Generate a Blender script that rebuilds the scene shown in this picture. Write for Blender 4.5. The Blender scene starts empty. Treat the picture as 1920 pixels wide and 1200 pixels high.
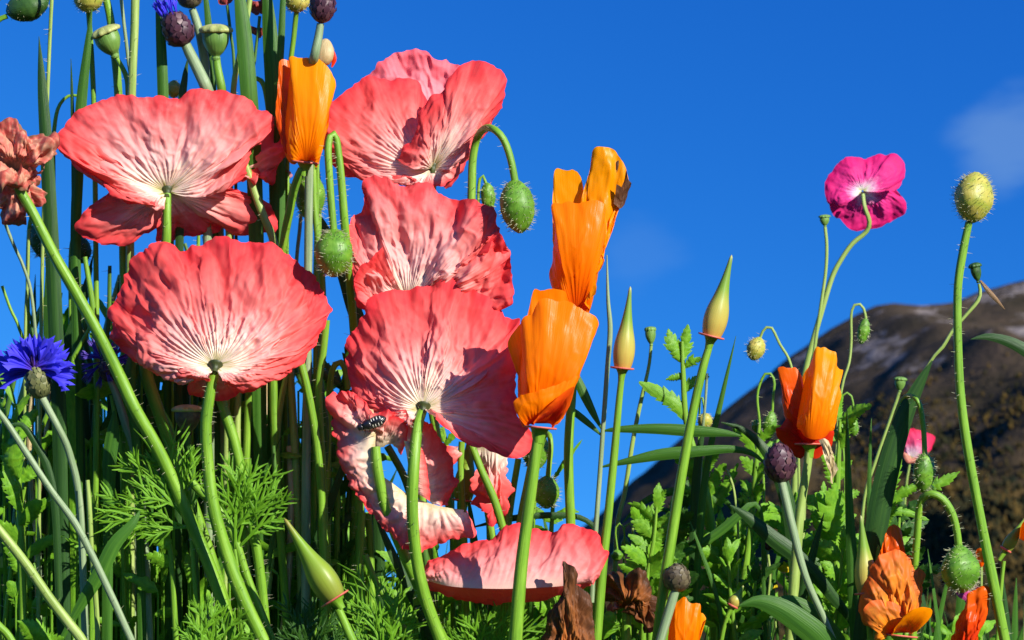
import bpy, math, random
import numpy as np
from mathutils import Vector

# ------------------------------------------------------------------ camera, sky, sun, exposure
SC = bpy.context.scene
COL = SC.collection
PITCH = math.radians(15.0)
CAMZ = 0.40
D0 = 0.50                      # distance of the focused flowers
K = 36.0 / 50.0                # sensor / focal length
PX = K * D0 / 1920.0           # one photograph pixel at D0, in metres (0.19 mm)
cam_d = bpy.data.cameras.new("camera")
cam_d.sensor_width = 36.0
cam_d.lens = 50.0
cam_d.clip_start = 0.02
cam_d.clip_end = 60000.0
cam_d.dof.use_dof = True
cam_d.dof.focus_distance = D0
cam_d.dof.aperture_fstop = 28.0
cam = bpy.data.objects.new("camera", cam_d)
COL.objects.link(cam)
cam.location = (0, 0, CAMZ)
cam.rotation_euler = (math.pi / 2 + PITCH, 0, 0)
SC.camera = cam

SUN_EL = math.radians(19.0)
SUN_AZ = math.radians(139.0)   # from +Y (view direction) towards +X : behind the camera, to the right
world = bpy.data.worlds.new("World")
SC.world = world
world.use_nodes = True
wn, wl = world.node_tree.nodes, world.node_tree.links
wn.clear()
sky = wn.new("ShaderNodeTexSky")
sky.sky_type = 'NISHITA'
sky.sun_disc = False
sky.sun_elevation = SUN_EL
sky.sun_rotation = SUN_AZ
sky.altitude = 1200
sky.air_density = 1.0
sky.dust_density = 0.0
sky.ozone_density = 4.0
# clear high-latitude air: the sky is read a little above each direction, and its blue deepened evenly
stc = wn.new("ShaderNodeTexCoord")
sadd = wn.new("ShaderNodeVectorMath"); sadd.operation = 'ADD'
sadd.inputs[1].default_value = (0, 0, 0.22)
wl.new(stc.outputs['Generated'], sadd.inputs[0])
snrm = wn.new("ShaderNodeVectorMath"); snrm.operation = 'NORMALIZE'
wl.new(sadd.outputs[0], snrm.inputs[0])
wl.new(snrm.outputs[0], sky.inputs['Vector'])
def wmath(op, x, y):
    m = wn.new("ShaderNodeMath"); m.operation = op
    for k, v in enumerate((x, y)):
        if isinstance(v, (int, float)): m.inputs[k].default_value = v
        else: wl.new(v, m.inputs[k])
    return m.outputs[0]
ssep = wn.new("ShaderNodeSeparateColor")
wl.new(sky.outputs[0], ssep.inputs[0])
SB = 0.13
chan = []
for k, (amp, pw) in enumerate(((2.6, 2.0), (1.71, 1.25), (1.55, 0.75))):
    raw = ssep.outputs[k]
    v = wmath('MULTIPLY', wmath('POWER', wmath('MULTIPLY', raw, SB), pw), amp / SB)
    chan.append(wmath('MINIMUM', v, raw) if k == 0 else v)
hs = wn.new("ShaderNodeCombineColor")
for k in range(3):
    wl.new(chan[k], hs.inputs[k])
# two thin wisps of high cloud
tc = wn.new("ShaderNodeTexCoord")
mp = wn.new("ShaderNodeMapping")
mp.inputs['Rotation'].default_value = (0.0, 0.62, 0.0)
mp.inputs['Scale'].default_value = (9.0, 9.0, 22.0)
wl.new(tc.outputs['Generated'], mp.inputs[0])
nz = wn.new("ShaderNodeTexNoise")
nz.inputs['Scale'].default_value = 1.0
nz.inputs['Detail'].default_value = 6.0
wl.new(mp.outputs[0], nz.inputs['Vector'])
def wisp(px, py, size, amt):
    xc, yc = (px - 960) / 1920 * K, (600 - py) / 1920 * K
    c = Vector((xc, math.cos(PITCH) - yc * math.sin(PITCH), math.sin(PITCH) + yc * math.cos(PITCH))).normalized()
    dv = wn.new("ShaderNodeVectorMath"); dv.operation = 'DISTANCE'
    dv.inputs[1].default_value = c
    wl.new(tc.outputs['Generated'], dv.inputs[0])
    f = wmath('MULTIPLY', dv.outputs['Value'], 1.0 / size)
    f = wmath('ADD', f, wmath('MULTIPLY', wmath('SUBTRACT', nz.outputs['Fac'], .5), 3.0))
    r = wn.new("ShaderNodeMapRange"); r.interpolation_type = 'SMOOTHSTEP'
    r.inputs['From Min'].default_value = 1.2; r.inputs['From Max'].default_value = 0.1
    r.inputs['To Min'].default_value = 0.0; r.inputs['To Max'].default_value = amt
    wl.new(f, r.inputs['Value'])
    return r.outputs['Result']
mxc = wn.new("ShaderNodeMixRGB")
mxc.inputs[2].default_value = (2.6, 4.2, 5.8, 1)
wl.new(wmath('MAXIMUM', wisp(1890, 268, .036, .26), wisp(1185, 470, .026, .07)), mxc.inputs[0])
wl.new(hs.outputs[0], mxc.inputs[1])
bg = wn.new("ShaderNodeBackground")
bg.inputs[1].default_value = 0.0775
wl.new(mxc.outputs[0], bg.inputs[0])
wo = wn.new("ShaderNodeOutputWorld")
wl.new(bg.outputs[0], wo.inputs[0])

sun_d = bpy.data.lights.new("sun", 'SUN')
sun_d.energy = 5.0
sun_d.angle = math.radians(0.53)
sun_d.color = (1.0, 0.95, 0.86)
sun = bpy.data.objects.new("sun", sun_d)
COL.objects.link(sun)
to_sun = Vector((math.sin(SUN_AZ) * math.cos(SUN_EL), math.cos(SUN_AZ) * math.cos(SUN_EL), math.sin(SUN_EL)))
sun.rotation_euler = to_sun.to_track_quat('Z', 'Y').to_euler()
sun.location = (2, -2, 3)

SC.view_settings.view_transform = 'Standard'
SC.view_settings.look = 'None'
SC.view_settings.exposure = 0.75
SC.view_settings.gamma = 1.0
SC.view_settings.use_curve_mapping = False

# ------------------------------------------------------------------ photograph space -> metres
CP, SP = math.cos(PITCH), math.sin(PITCH)

def W(p):
    """(x px, y px, d px behind the focused plane) -> world metres"""
    p = np.asarray(p, dtype=float)
    D = D0 + p[..., 2] * PX
    xc = (p[..., 0] - 960.0) / 1920.0 * K * D
    yc = (600.0 - p[..., 1]) / 1920.0 * K * D
    out = np.empty(p.shape)
    out[..., 0] = xc
    out[..., 1] = D * CP - yc * SP
    out[..., 2] = CAMZ + D * SP + yc * CP
    return out

def yground(d):
    D = D0 + d * PX
    yc = -(CAMZ + D * SP) / CP
    return 600.0 - yc / (K * D) * 1920.0

# ------------------------------------------------------------------ numpy helpers
def h2(i, j, s):
    v = np.sin(i * 127.1 + j * 311.7 + s * 74.7) * 43758.5453
    return v - np.floor(v)

def vnoise(x, y, s=0):
    i, j = np.floor(x), np.floor(y)
    fx, fy = x - i, y - j
    fx = fx * fx * (3 - 2 * fx)
    fy = fy * fy * (3 - 2 * fy)
    a, b = h2(i, j, s), h2(i + 1, j, s)
    c, d = h2(i, j + 1, s), h2(i + 1, j + 1, s)
    return (a * (1 - fx) + b * fx) * (1 - fy) + (c * (1 - fx) + d * fx) * fy - 0.5

def facet(x, y, s=0):
    """crumpled-paper noise: flat triangular facets with sharp creases"""
    x, y = x + 0.9 * vnoise(x * 0.8, y * 0.8, s + 5), y + 0.9 * vnoise(x * 0.8, y * 0.8, s + 9)
    i, j = np.floor(x), np.floor(y)
    fx, fy = x - i, y - j
    a, b = h2(i, j, s), h2(i + 1, j, s)
    c, d = h2(i, j + 1, s), h2(i + 1, j + 1, s)
    lo = a + (b - a) * fx + (c - a) * fy
    hi = d + (c - d) * (1 - fx) + (b - d) * (1 - fy)
    return np.where(fx + fy < 1, lo, hi) - 0.5

def spline(pts, n):
    """Catmull-Rom through pts, n samples evenly by length"""
    P = np.asarray(pts, dtype=float)
    if len(P) == 1:
        return np.repeat(P, n, 0)
    E = np.vstack([2 * P[0] - P[1], P, 2 * P[-1] - P[-2]])
    out = []
    for i in range(1, len(E) - 2):
        t = np.linspace(0, 1, 14, endpoint=False)[:, None]
        p0, p1, p2, p3 = E[i - 1], E[i], E[i + 1], E[i + 2]
        out.append(0.5 * ((2 * p1) + (-p0 + p2) * t + (2 * p0 - 5 * p1 + 4 * p2 - p3) * t ** 2 + (-p0 + 3 * p1 - 3 * p2 + p3) * t ** 3))
    out.append(P[-1:])
    Q = np.vstack(out)
    L = np.concatenate([[0], np.cumsum(np.linalg.norm(np.diff(Q[:, :3], axis=0), axis=1))])
    tt = np.linspace(0, L[-1], n)
    return np.stack([np.interp(tt, L, Q[:, k]) for k in range(Q.shape[1])], 1)

def aspline(pts, step=11.0, low=140.0, nmax=120):
    """like spline, but finely sampled only where the photograph looks"""
    L0 = sum(math.dist(pts[i][:3], pts[i + 1][:3]) for i in range(len(pts) - 1))
    Q = spline(pts, int(max(30, min(700, L0 / 4))))
    seg = np.linalg.norm(np.diff(Q[:, :3], axis=0), axis=1)
    w = seg * np.where(Q[1:, 1] < 1290, 1 / step, 1 / low)
    c = np.concatenate([[0], np.cumsum(w)])
    n = int(min(nmax, max(7, c[-1] + 2)))
    t = np.linspace(0, c[-1], n)
    return np.stack([np.interp(t, c, Q[:, k]) for k in range(Q.shape[1])], 1)

def sstep(a, b, x):
    t = np.clip((x - a) / (b - a), 0, 1)
    return t * t * (3 - 2 * t)

# ------------------------------------------------------------------ materials (all procedural)
M = {}
def newmat(name):
    m = bpy.data.materials.new(name)
    m.use_nodes = True
    nt = m.node_tree
    nt.nodes.clear()
    M[name] = m
    return m, nt.nodes, nt.links

def ramp(n, stops):
    r = n.new("ShaderNodeValToRGB")
    el = r.color_ramp.elements
    while len(el) < len(stops):
        el.new(0.5)
    for e, (p, c) in zip(el, stops):
        e.position = p
        e.color = (*c, 1)
    return r

def finish(n, l, col, bump=None, rough=0.5, spec=0.3, trans=0.3, tint=(1, 1, 1), bstr=0.3, bdist=0.0006, sheen=0.0):
    p = n.new("ShaderNodeBsdfPrincipled")
    p.inputs['Roughness'].default_value = rough
    p.inputs['Specular IOR Level'].default_value = spec
    if sheen:
        p.inputs['Sheen Weight'].default_value = sheen
        p.inputs['Sheen Roughness'].default_value = 0.4
    l.new(col, p.inputs['Base Color'])
    out = n.new("ShaderNodeOutputMaterial")
    if bump is not None:
        b = n.new("ShaderNodeBump")
        b.inputs['Strength'].default_value = bstr
        b.inputs['Distance'].default_value = bdist
        l.new(bump, b.inputs['Height'])
        l.new(b.outputs[0], p.inputs['Normal'])
    if trans > 0:
        t = n.new("ShaderNodeBsdfTranslucent")
        mm = n.new("ShaderNodeMixRGB")
        mm.blend_type = 'MULTIPLY'
        mm.inputs[0].default_value = 1
        mm.inputs[2].default_value = (*tint, 1)
        l.new(col, mm.inputs[1])
        l.new(mm.outputs[0], t.inputs[0])
        mx = n.new("ShaderNodeMixShader")
        mx.inputs[0].default_value = trans
        l.new(p.outputs[0], mx.inputs[1])
        l.new(t.outputs[0], mx.inputs[2])
        l.new(mx.outputs[0], out.inputs[0])
    else:
        l.new(p.outputs[0], out.inputs[0])

def uvnode(n):
    return n.new("ShaderNodeUVMap").outputs[0]

def mapped_noise(n, l, vec, scale, s=1.0, detail=4, rough=0.55):
    mp = n.new("ShaderNodeMapping")
    mp.inputs['Scale'].default_value = scale
    l.new(vec, mp.inputs[0])
    t = n.new("ShaderNodeTexNoise")
    t.inputs['Scale'].default_value = s
    t.inputs['Detail'].default_value = detail
    t.inputs['Roughness'].default_value = rough
    l.new(mp.outputs[0], t.inputs['Vector'])
    return t.outputs['Fac']

def math_n(n, l, op, a, b=None, c=None):
    m = n.new("ShaderNodeMath")
    m.operation = op
    for k, v in enumerate((a, b, c)):
        if v is None:
            continue
        if isinstance(v, (int, float)):
            m.inputs[k].default_value = v
        else:
            l.new(v, m.inputs[k])
    return m.outputs[0]

def petal_mat(name, stops, streak=0.32, blotch=0.42, trans=0.3, rough=0.6, spec=0.12, tint=(1, .8, .8), vein=22.0, bstr=0.15, sheen=0.0):
    """uv.x: distance along the rim (per 100 px), uv.y: 0 at the base, 1 at the rim"""
    m, n, l = newmat(name)
    uv = uvnode(n)
    st = mapped_noise(n, l, uv, (vein * 0.45, 1.1, 1), 1.0, 5, 0.6)
    bl = mapped_noise(n, l, uv, (3.0, 5.0, 1), 1.0, 4, 0.6)
    sep = n.new("ShaderNodeSeparateXYZ")
    l.new(uv, sep.inputs[0])
    v1 = math_n(n, l, 'MULTIPLY_ADD', math_n(n, l, 'SUBTRACT', st, 0.5), streak, sep.outputs[1])
    v2 = math_n(n, l, 'MULTIPLY_ADD', math_n(n, l, 'SUBTRACT', bl, 0.5), blotch, v1)
    r = ramp(n, stops)
    l.new(v2, r.inputs[0])
    fine = mapped_noise(n, l, uv, (vein, 4.0, 1), 1.0, 5, 0.6)
    finish(n, l, r.outputs[0], fine, rough, spec, trans, tint, bstr, 0.0007, sheen)
    return m

petal_mat("coral_petal", [(0.0, (.30, .30, .06)), (0.05, (.66, .56, .30)), (0.16, (.90, .74, .60)), (0.24, (.90, .66, .55)), (0.42, (.89, .38, .34)), (0.60, (.88, .20, .18)), (0.86, (.85, .09, .085)), (1.0, (.79, .045, .055))])
petal_mat("pale_petal", [(0.0, (.62, .50, .26)), (0.08, (.82, .66, .44)), (0.3, (.90, .66, .52)), (0.55, (.88, .40, .34)), (0.8, (.87, .16, .14)), (1.0, (.82, .05, .055))])
petal_mat("pink_petal", [(0.0, (.30, .30, .06)), (0.05, (.66, .56, .30)), (0.15, (.90, .72, .57)), (0.38, (.90, .48, .43)), (0.66, (.89, .29, .265)), (0.88, (.86, .14, .135)), (1.0, (.80, .06, .065))], blotch=.5)
petal_mat("shell_petal", [(0.0, (.86, .52, .42)), (0.25, (.88, .36, .33)), (0.6, (.87, .20, .19)), (0.88, (.84, .09, .09)), (1.0, (.79, .045, .055))])
petal_mat("shaded_red_petal", [(0.0, (.80, .10, .08)), (0.5, (.82, .07, .06)), (1.0, (.76, .04, .045))])  # all red: the shade under the shallow cup is put into its colour
petal_mat("coral_inner", [(0.0, (.72, .50, .36)), (0.3, (.88, .42, .44)), (0.7, (.88, .27, .30)), (1.0, (.84, .12, .15))])
petal_mat("magenta_petal", [(0.0, (.55, .55, .16)), (0.10, (.88, .80, .70)), (0.24, (.88, .40, .60)), (0.42, (.80, .045, .26)), (1.0, (.72, .012, .15))], streak=.2, tint=(1, .5, .7))
petal_mat("blush_petal", [(0.0, (.85, .70, .65)), (0.30, (.86, .45, .58)), (0.6, (.82, .08, .20)), (1.0, (.75, .02, .08))])
petal_mat("wilted_petal", [(0.0, (.30, .19, .10)), (0.3, (.55, .30, .19)), (0.5, (.70, .17, .13)), (0.7, (.66, .34, .22)), (0.85, (.55, .10, .08)), (1.0, (.26, .14, .08))], streak=.7, blotch=.9)
petal_mat("orange_petal", [(0.0, (.55, .04, .004)), (0.14, (.82, .10, .002)), (0.4, (.92, .17, .001)), (0.8, (.93, .235, .001)), (1.0, (.92, .22, .001))], streak=.25, blotch=.15, trans=.42, rough=.30, spec=.14, tint=(1, .75, .4), vein=34, bstr=.22)
petal_mat("amber_petal", [(0.0, (.85, .12, .002)), (0.3, (.93, .24, .001)), (1.0, (.95, .33, .001))], streak=.25, blotch=.15, trans=.42, rough=.30, spec=.14, tint=(1, .75, .4), vein=34, bstr=.22)
petal_mat("red_orange_petal", [(0.0, (.45, .012, .008)), (0.5, (.72, .04, .006)), (1.0, (.80, .12, .005))], trans=.3, rough=.28, spec=.12, tint=(1, .5, .3), vein=55)
petal_mat("deep_red_petal", [(0.0, (.30, .008, .006)), (0.5, (.52, .014, .006)), (1.0, (.62, .03, .006))], trans=.3, rough=.32, spec=.14, tint=(1, .5, .3), vein=40)
petal_mat("faded_orange_petal", [(0.0, (.70, .10, .006)), (0.3, (.85, .27, .01)), (0.55, (.80, .22, .02)), (0.75, (.50, .15, .02)), (1.0, (.75, .13, .02))], streak=.6, blotch=.9, trans=.25, rough=.45, tint=(1, .6, .3), vein=30)
petal_mat("brown_petal", [(0.0, (.50, .12, .01)), (0.4, (.34, .11, .025)), (0.7, (.17, .06, .02)), (1.0, (.07, .03, .015))], streak=.6, blotch=.8, trans=.12, rough=.4, vein=25, bstr=.8)
petal_mat("blue_floret", [(0.0, (.10, .03, .25)), (0.4, (.055, .04, .62)), (1.0, (.08, .07, .80))], trans=.25, tint=(.6, .6, 1), vein=30)
petal_mat("dark_blue_floret", [(0.0, (.05, .02, .09)), (0.5, (.05, .03, .30)), (1.0, (.12, .08, .36))], blotch=.5, trans=.2, tint=(.6, .6, 1), vein=30)

def plant_mat(name, a, b, c, rough=0.45, spec=0.35, trans=0.0, tint=(1, 1, .5), scale=(6, .6), bstr=0.5):
    """uv.x: across or random per piece, uv.y: along; three colours mixed by streaky noise"""
    m, n, l = newmat(name)
    uv = uvnode(n)
    f = mapped_noise(n, l, uv, (scale[0], scale[1], 1), 1.0, 4, 0.6)
    r0 = ramp(n, [(0.3, a), (0.5, b), (0.72, c)])
    l.new(f, r0.inputs[0])
    # blemishes: small dull brownish scars
    sp = mapped_noise(n, l, uv, (scale[0] * 1.3, scale[0] * .55, 1), 2.0, 3, 0.7)
    sr = ramp(n, [(0.62, (0, 0, 0)), (0.74, (.55, .55, .55))])
    l.new(sp, sr.inputs[0])
    r = n.new("ShaderNodeMixRGB")
    r.inputs[2].default_value = (a[0] * .8 + .02, a[1] * .5 + .015, a[2] * .6 + .004, 1)
    l.new(sr.outputs[0], r.inputs[0])
    l.new(r0.outputs[0], r.inputs[1])
    fb = mapped_noise(n, l, uv, (scale[0] * 4, scale[1] * .8, 1), 1.0, 4, 0.6)
    finish(n, l, r.outputs[0], fb, rough, spec, trans, tint, bstr, 0.0004)
    return m

plant_mat("stem", (.085, .20, .014), (.14, .29, .018), (.21, .37, .035))
plant_mat("pale_stem", (.17, .26, .05), (.24, .34, .07), (.33, .42, .13))
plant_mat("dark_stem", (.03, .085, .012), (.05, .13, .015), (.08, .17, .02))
plant_mat("grey_stem", (.14, .21, .10), (.20, .28, .14), (.30, .36, .22), scale=(9, .5))
plant_mat("grass", (.028, .105, .010), (.05, .155, .014), (.08, .21, .02), trans=.3, scale=(5, .25))
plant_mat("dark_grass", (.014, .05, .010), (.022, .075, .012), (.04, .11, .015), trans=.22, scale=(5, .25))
plant_mat("leaf", (.085, .24, .011), (.15, .36, .016), (.22, .45, .025), trans=.3, scale=(4, 3))
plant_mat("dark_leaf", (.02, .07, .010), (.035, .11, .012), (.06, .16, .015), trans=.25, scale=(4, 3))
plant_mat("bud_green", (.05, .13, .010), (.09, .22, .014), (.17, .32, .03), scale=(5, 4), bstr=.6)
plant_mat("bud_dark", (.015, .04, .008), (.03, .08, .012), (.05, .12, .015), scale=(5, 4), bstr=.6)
plant_mat("bud_yellow", (.22, .28, .03), (.36, .33, .05), (.48, .38, .09), scale=(5, 4), bstr=.6)
plant_mat("hair", (.42, .45, .22), (.55, .55, .34), (.65, .62, .45), trans=.3, rough=.35)
plant_mat("shaded_neck", (.02, .022, .006), (.035, .045, .010), (.06, .08, .016))  # very dark green: shade where stem meets petals is put into the colour
plant_mat("capsule", (.08, .17, .03), (.12, .23, .04), (.17, .29, .06), scale=(8, 1))
plant_mat("capsule_cap", (.22, .26, .07), (.34, .36, .12), (.45, .44, .18), scale=(8, 2), bstr=.7)
plant_mat("torus_red", (.42, .07, .045), (.52, .11, .075), (.60, .18, .11), scale=(5, 2))
plant_mat("bract", (.045, .03, .025), (.09, .07, .04), (.18, .15, .08), scale=(7, 4), bstr=.8)
plant_mat("purple_bract", (.025, .010, .02), (.06, .02, .035), (.14, .07, .07), scale=(7, 4), bstr=.8)
plant_mat("green_bract", (.06, .07, .03), (.13, .14, .05), (.24, .22, .10), scale=(7, 4), bstr=.8)
plant_mat("dry", (.10, .05, .02), (.22, .12, .05), (.40, .26, .12), scale=(6, 2), bstr=.8, trans=.15)
plant_mat("straw", (.38, .27, .11), (.52, .40, .20), (.66, .54, .32), scale=(8, 1.2), trans=.2)
plant_mat("red_dry", (.20, .02, .02), (.34, .05, .045), (.45, .12, .09), scale=(6, 2), trans=.2)
plant_mat("pink_dry", (.36, .10, .16), (.50, .20, .26), (.58, .34, .36), scale=(6, 2), trans=.2)
plant_mat("yellow_flower", (.70, .50, .01), (.80, .60, .015), (.85, .68, .03), trans=.2)
plant_mat("violet_flower", (.35, .03, .14), (.50, .05, .22), (.58, .14, .32), trans=.2)
plant_mat("fly_black", (.004, .004, .005), (.009, .008, .010), (.02, .018, .02), rough=.2, spec=.6)
plant_mat("fly_white", (.6, .55, .42), (.75, .7, .58), (.8, .78, .7))

def cone_mat():
    m, n, l = newmat("cap_bud")
    uv = uvnode(n)
    sep = n.new("ShaderNodeSeparateXYZ")
    l.new(uv, sep.inputs[0])
    st = mapped_noise(n, l, uv, (14, .8, 1), 1.0, 4, .6)
    v = math_n(n, l, 'MULTIPLY_ADD', math_n(n, l, 'SUBTRACT', st, .5), .3, sep.outputs[1])
    r = ramp(n, [(0.0, (.46, .28, .06)), (0.2, (.46, .36, .07)), (0.42, (.36, .36, .06)), (0.6, (.17, .30, .025)), (0.9, (.15, .26, .04)), (1.0, (.36, .36, .14))])
    l.new(v, r.inputs[0])
    finish(n, l, r.outputs[0], st, .4, .35, .12, (1, 1, .5), .3, .0005)
    m, n, l = newmat("green_cap_bud")
    uv = uvnode(n)
    sep = n.new("ShaderNodeSeparateXYZ")
    l.new(uv, sep.inputs[0])
    st = mapped_noise(n, l, uv, (14, .8, 1), 1.0, 4, .6)
    v = math_n(n, l, 'MULTIPLY_ADD', math_n(n, l, 'SUBTRACT', st, .5), .3, sep.outputs[1])
    r = ramp(n, [(0.0, (.20, .22, .03)), (0.3, (.22, .30, .03)), (0.7, (.16, .30, .02)), (1.0, (.26, .20, .04))])
    l.new(v, r.inputs[0])
    finish(n, l, r.outputs[0], st, .4, .35, .12, (1, 1, .5), .3, .0005)
cone_mat()

def glass_mat():
    m, n, l = newmat("fly_wing")
    t = n.new("ShaderNodeBsdfTransparent")
    g = n.new("ShaderNodeBsdfGlossy")
    g.inputs['Roughness'].default_value = .2
    g.inputs['Color'].default_value = (.5, .45, .4, 1)
    mx = n.new("ShaderNodeMixShader")
    mx.inputs[0].default_value = .25
    l.new(t.outputs[0], mx.inputs[1])
    l.new(g.outputs[0], mx.inputs[2])
    o = n.new("ShaderNodeOutputMaterial")
    l.new(mx.outputs[0], o.inputs[0])
glass_mat()

# ------------------------------------------------------------------ objects
def thing(name, label, cat, base, group=None):
    """an Empty at the thing's base; base given in photograph space"""
    o = bpy.data.objects.new(name, None)
    o.empty_display_size = 0.01
    COL.objects.link(o)
    o.location = W(np.array(base, float))
    o['label'] = label
    o['category'] = cat
    if group:
        o['group'] = group
    return o

def root_of(o):
    while o.parent:
        o = o.parent
    return o

def mesh(name, P, F, mat, parent=None, uv=None, smooth=True, world=False, label=None, kind=None):
    """P in photograph space (or world metres), F list/array of faces, uv per vertex"""
    P = np.asarray(P, float).reshape(-1, 3)
    V = P if world else W(P)
    if parent is not None:
        V = V - np.array(root_of(parent).location)
    F = np.asarray(F)
    me = bpy.data.meshes.new(name)
    k = F.shape[1]
    me.vertices.add(len(V))
    me.vertices.foreach_set("co", V.ravel())
    me.loops.add(F.size)
    me.loops.foreach_set("vertex_index", F.ravel().astype(np.int32))
    me.polygons.add(len(F))
    me.polygons.foreach_set("loop_start", np.arange(0, F.size, k, dtype=np.int32))
    me.polygons.foreach_set("loop_total", np.full(len(F), k, dtype=np.int32))
    if smooth:
        me.polygons.foreach_set("use_smooth", np.ones(len(F), dtype=bool))
    me.update(calc_edges=True)
    if uv is not None:
        ul = me.uv_layers.new(name="UVMap")
        ul.data.foreach_set("uv", np.asarray(uv, float)[F.ravel()].ravel())
    me.validate()
    me.materials.append(M[mat] if isinstance(mat, str) else mat)
    o = bpy.data.objects.new(name, me)
    COL.objects.link(o)
    if parent is not None:
        o.parent = parent
    if label:
        o['label'] = label
    if kind:
        o['kind'] = kind
    return o

def gridfaces(n, m, wrap=False, off=0):
    """n columns (u), m rows (v); vertex index v*n+u"""
    u = np.arange(n if wrap else n - 1)
    v = np.arange(m - 1)
    uu, vv = np.meshgrid(u, v)
    a = vv * n + uu
    b = vv * n + (uu + 1) % n
    return np.stack([a, b, b + n, a + n], -1).reshape(-1, 4) + off

class Acc:
    """collects quads of several pieces of ONE part"""
    def __init__(s):
        s.P, s.F, s.U, s.n = [], [], [], 0
    def add(s, P, F, U):
        P = np.asarray(P, float).reshape(-1, 3)
        s.P.append(P); s.F.append(np.asarray(F) + s.n); s.U.append(np.asarray(U, float).reshape(-1, 2))
        s.n += len(P)
    def build(s, name, mat, parent=None, **kw):
        return mesh(name, np.vstack(s.P), np.vstack(s.F), mat, parent, np.vstack(s.U), **kw)

def loft(name, parent, A, B, mat, tilt=None, tiltA=None, ctrl=(0, 0, 0), rnd=0, n=120, m=70, pleat=3.0, crum=4.0, csize=34, frill=5.0, jag=5.0, seed=0, pleats=34, label=None, bow=0.5, vmin=0.0, crease=None):
    """a petal: a sheet between its base curve A and its rim B (photograph space), bowed by ctrl, pleated at the base and crumpled towards the rim"""
    crease = min(1.0, crum / 5.0) if crease is None else crease
    def prep(C, tl):
        C = [tuple(c) for c in C]
        if len(C[0]) == 2:
            C = [(x, y, 0) for x, y in C]
        S = spline(C, n)
        if tl is not None:
            t = np.linspace(0, 1, n)
            a, b, c = tl
            S[:, 2] += a * (1 - t) * (1 - 2 * t) + b * 4 * t * (1 - t) + c * t * (2 * t - 1)
        return S
    A_, B_ = prep(A, tiltA), prep(B, tilt)
    if len(A) == 1:                      # the base is a small ring, not a point
        A_ = A_ + (B_ - A_) * 0.025
    u = np.linspace(0, 1, n)
    v = np.linspace(vmin, 1, m)[:, None, None]
    C_ = A_ * (1 - bow) + B_ * bow + np.array(ctrl, float)
    P = (1 - v) ** 2 * A_ + 2 * v * (1 - v) * C_ + v ** 2 * B_
    vv = v[:, :, 0]
    P[..., 2] += rnd * ((2 * u - 1) ** 2)[None] * vv
    s = np.concatenate([[0], np.cumsum(np.linalg.norm(np.diff(P[int(m * .7)], axis=0), axis=1))])
    r = vv * np.linalg.norm(B_ - A_, axis=1).mean()
    S = np.repeat(s[None], m, 0)
    Rr = np.repeat(r, n, 1)
    du = np.gradient(P, axis=1)
    dv = np.gradient(P, axis=0)
    N = np.cross(du, dv)
    N /= np.linalg.norm(N, axis=-1, keepdims=True) + 1e-9
    uu = np.repeat(u[None], m, 0)
    VV = np.repeat(vv, n, 1)
    ph = uu * pleats + 2.2 * vnoise(uu * 7, VV * 1.5, seed + 1) + 3 * vnoise(uu * 3, VV * 0, seed + 2)
    i0 = np.floor(ph)
    amp = 0.4 + 0.9 * h2(i0, i0 * 0, seed)
    tri = np.abs(ph - i0 - 0.5) * 2 - 0.5
    h = 1.5 * pleat * tri * amp * sstep(0.02, 0.3, VV) * (1 - 0.85 * sstep(0.35, 0.8, VV))
    cm = sstep(0.12, 0.55, VV) * (0.6 + 1.0 * (vnoise(S / 130, Rr / 130, seed + 3) + .5))
    h = h + crum * cm * 5.0 * facet(S / csize, Rr / (csize * 1.25), seed + 4) + crum * 1.9 * cm * facet(S / csize * 2.3, Rr / csize * 1.7, seed + 6)
    h = h + crum * .9 * cm * facet(S / csize * 4.6, Rr / csize * 3.6, seed + 12)
    h = h + crum * 1.6 * sstep(.1, .6, VV) * vnoise(S / 110, Rr / 160, seed + 7)
    cr = sstep(.1, .35, VV) * (.35 + 1.1 * sstep(-.15, .3, vnoise(S / 90, Rr / 90, seed + 20)))
    for kx, ky, aa, sd in ((1 / 46, 1 / 95, 3.4, 30), (1 / 30, 1 / 34, 2.4, 33), (1 / 15, 1 / 24, 1.1, 36)):
        wx = S * kx + .5 * vnoise(S * kx * 2, Rr * ky * 2, seed + sd + 1)
        c = np.abs(vnoise(wx, Rr * ky + .4 * vnoise(S * kx * 1.7, Rr * ky * 1.7, seed + sd + 2), seed + sd))
        h = h + crease * aa * cr * np.maximum(0, 1 - c / .11)
    h = h + frill * VV ** 5 * 2 * vnoise(S / 17, Rr / 60, seed + 8)
    P = P + N * h[..., None]
    rad = B_ - A_
    rad = rad / (np.linalg.norm(rad, axis=1, keepdims=True) + 1e-9)
    jn = (vnoise(s / 9, s * 0, seed + 10) + .6 * vnoise(s / 4, s * 0, seed + 11))
    P = P + rad[None] * (jag * jn)[None, :, None] * (VV ** 8)[..., None]
    U = np.stack([S / 100 + seed * 1.37, VV], -1)
    return mesh(name, P, gridfaces(n, m), mat, parent, U.reshape(-1, 2), label=label)

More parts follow.
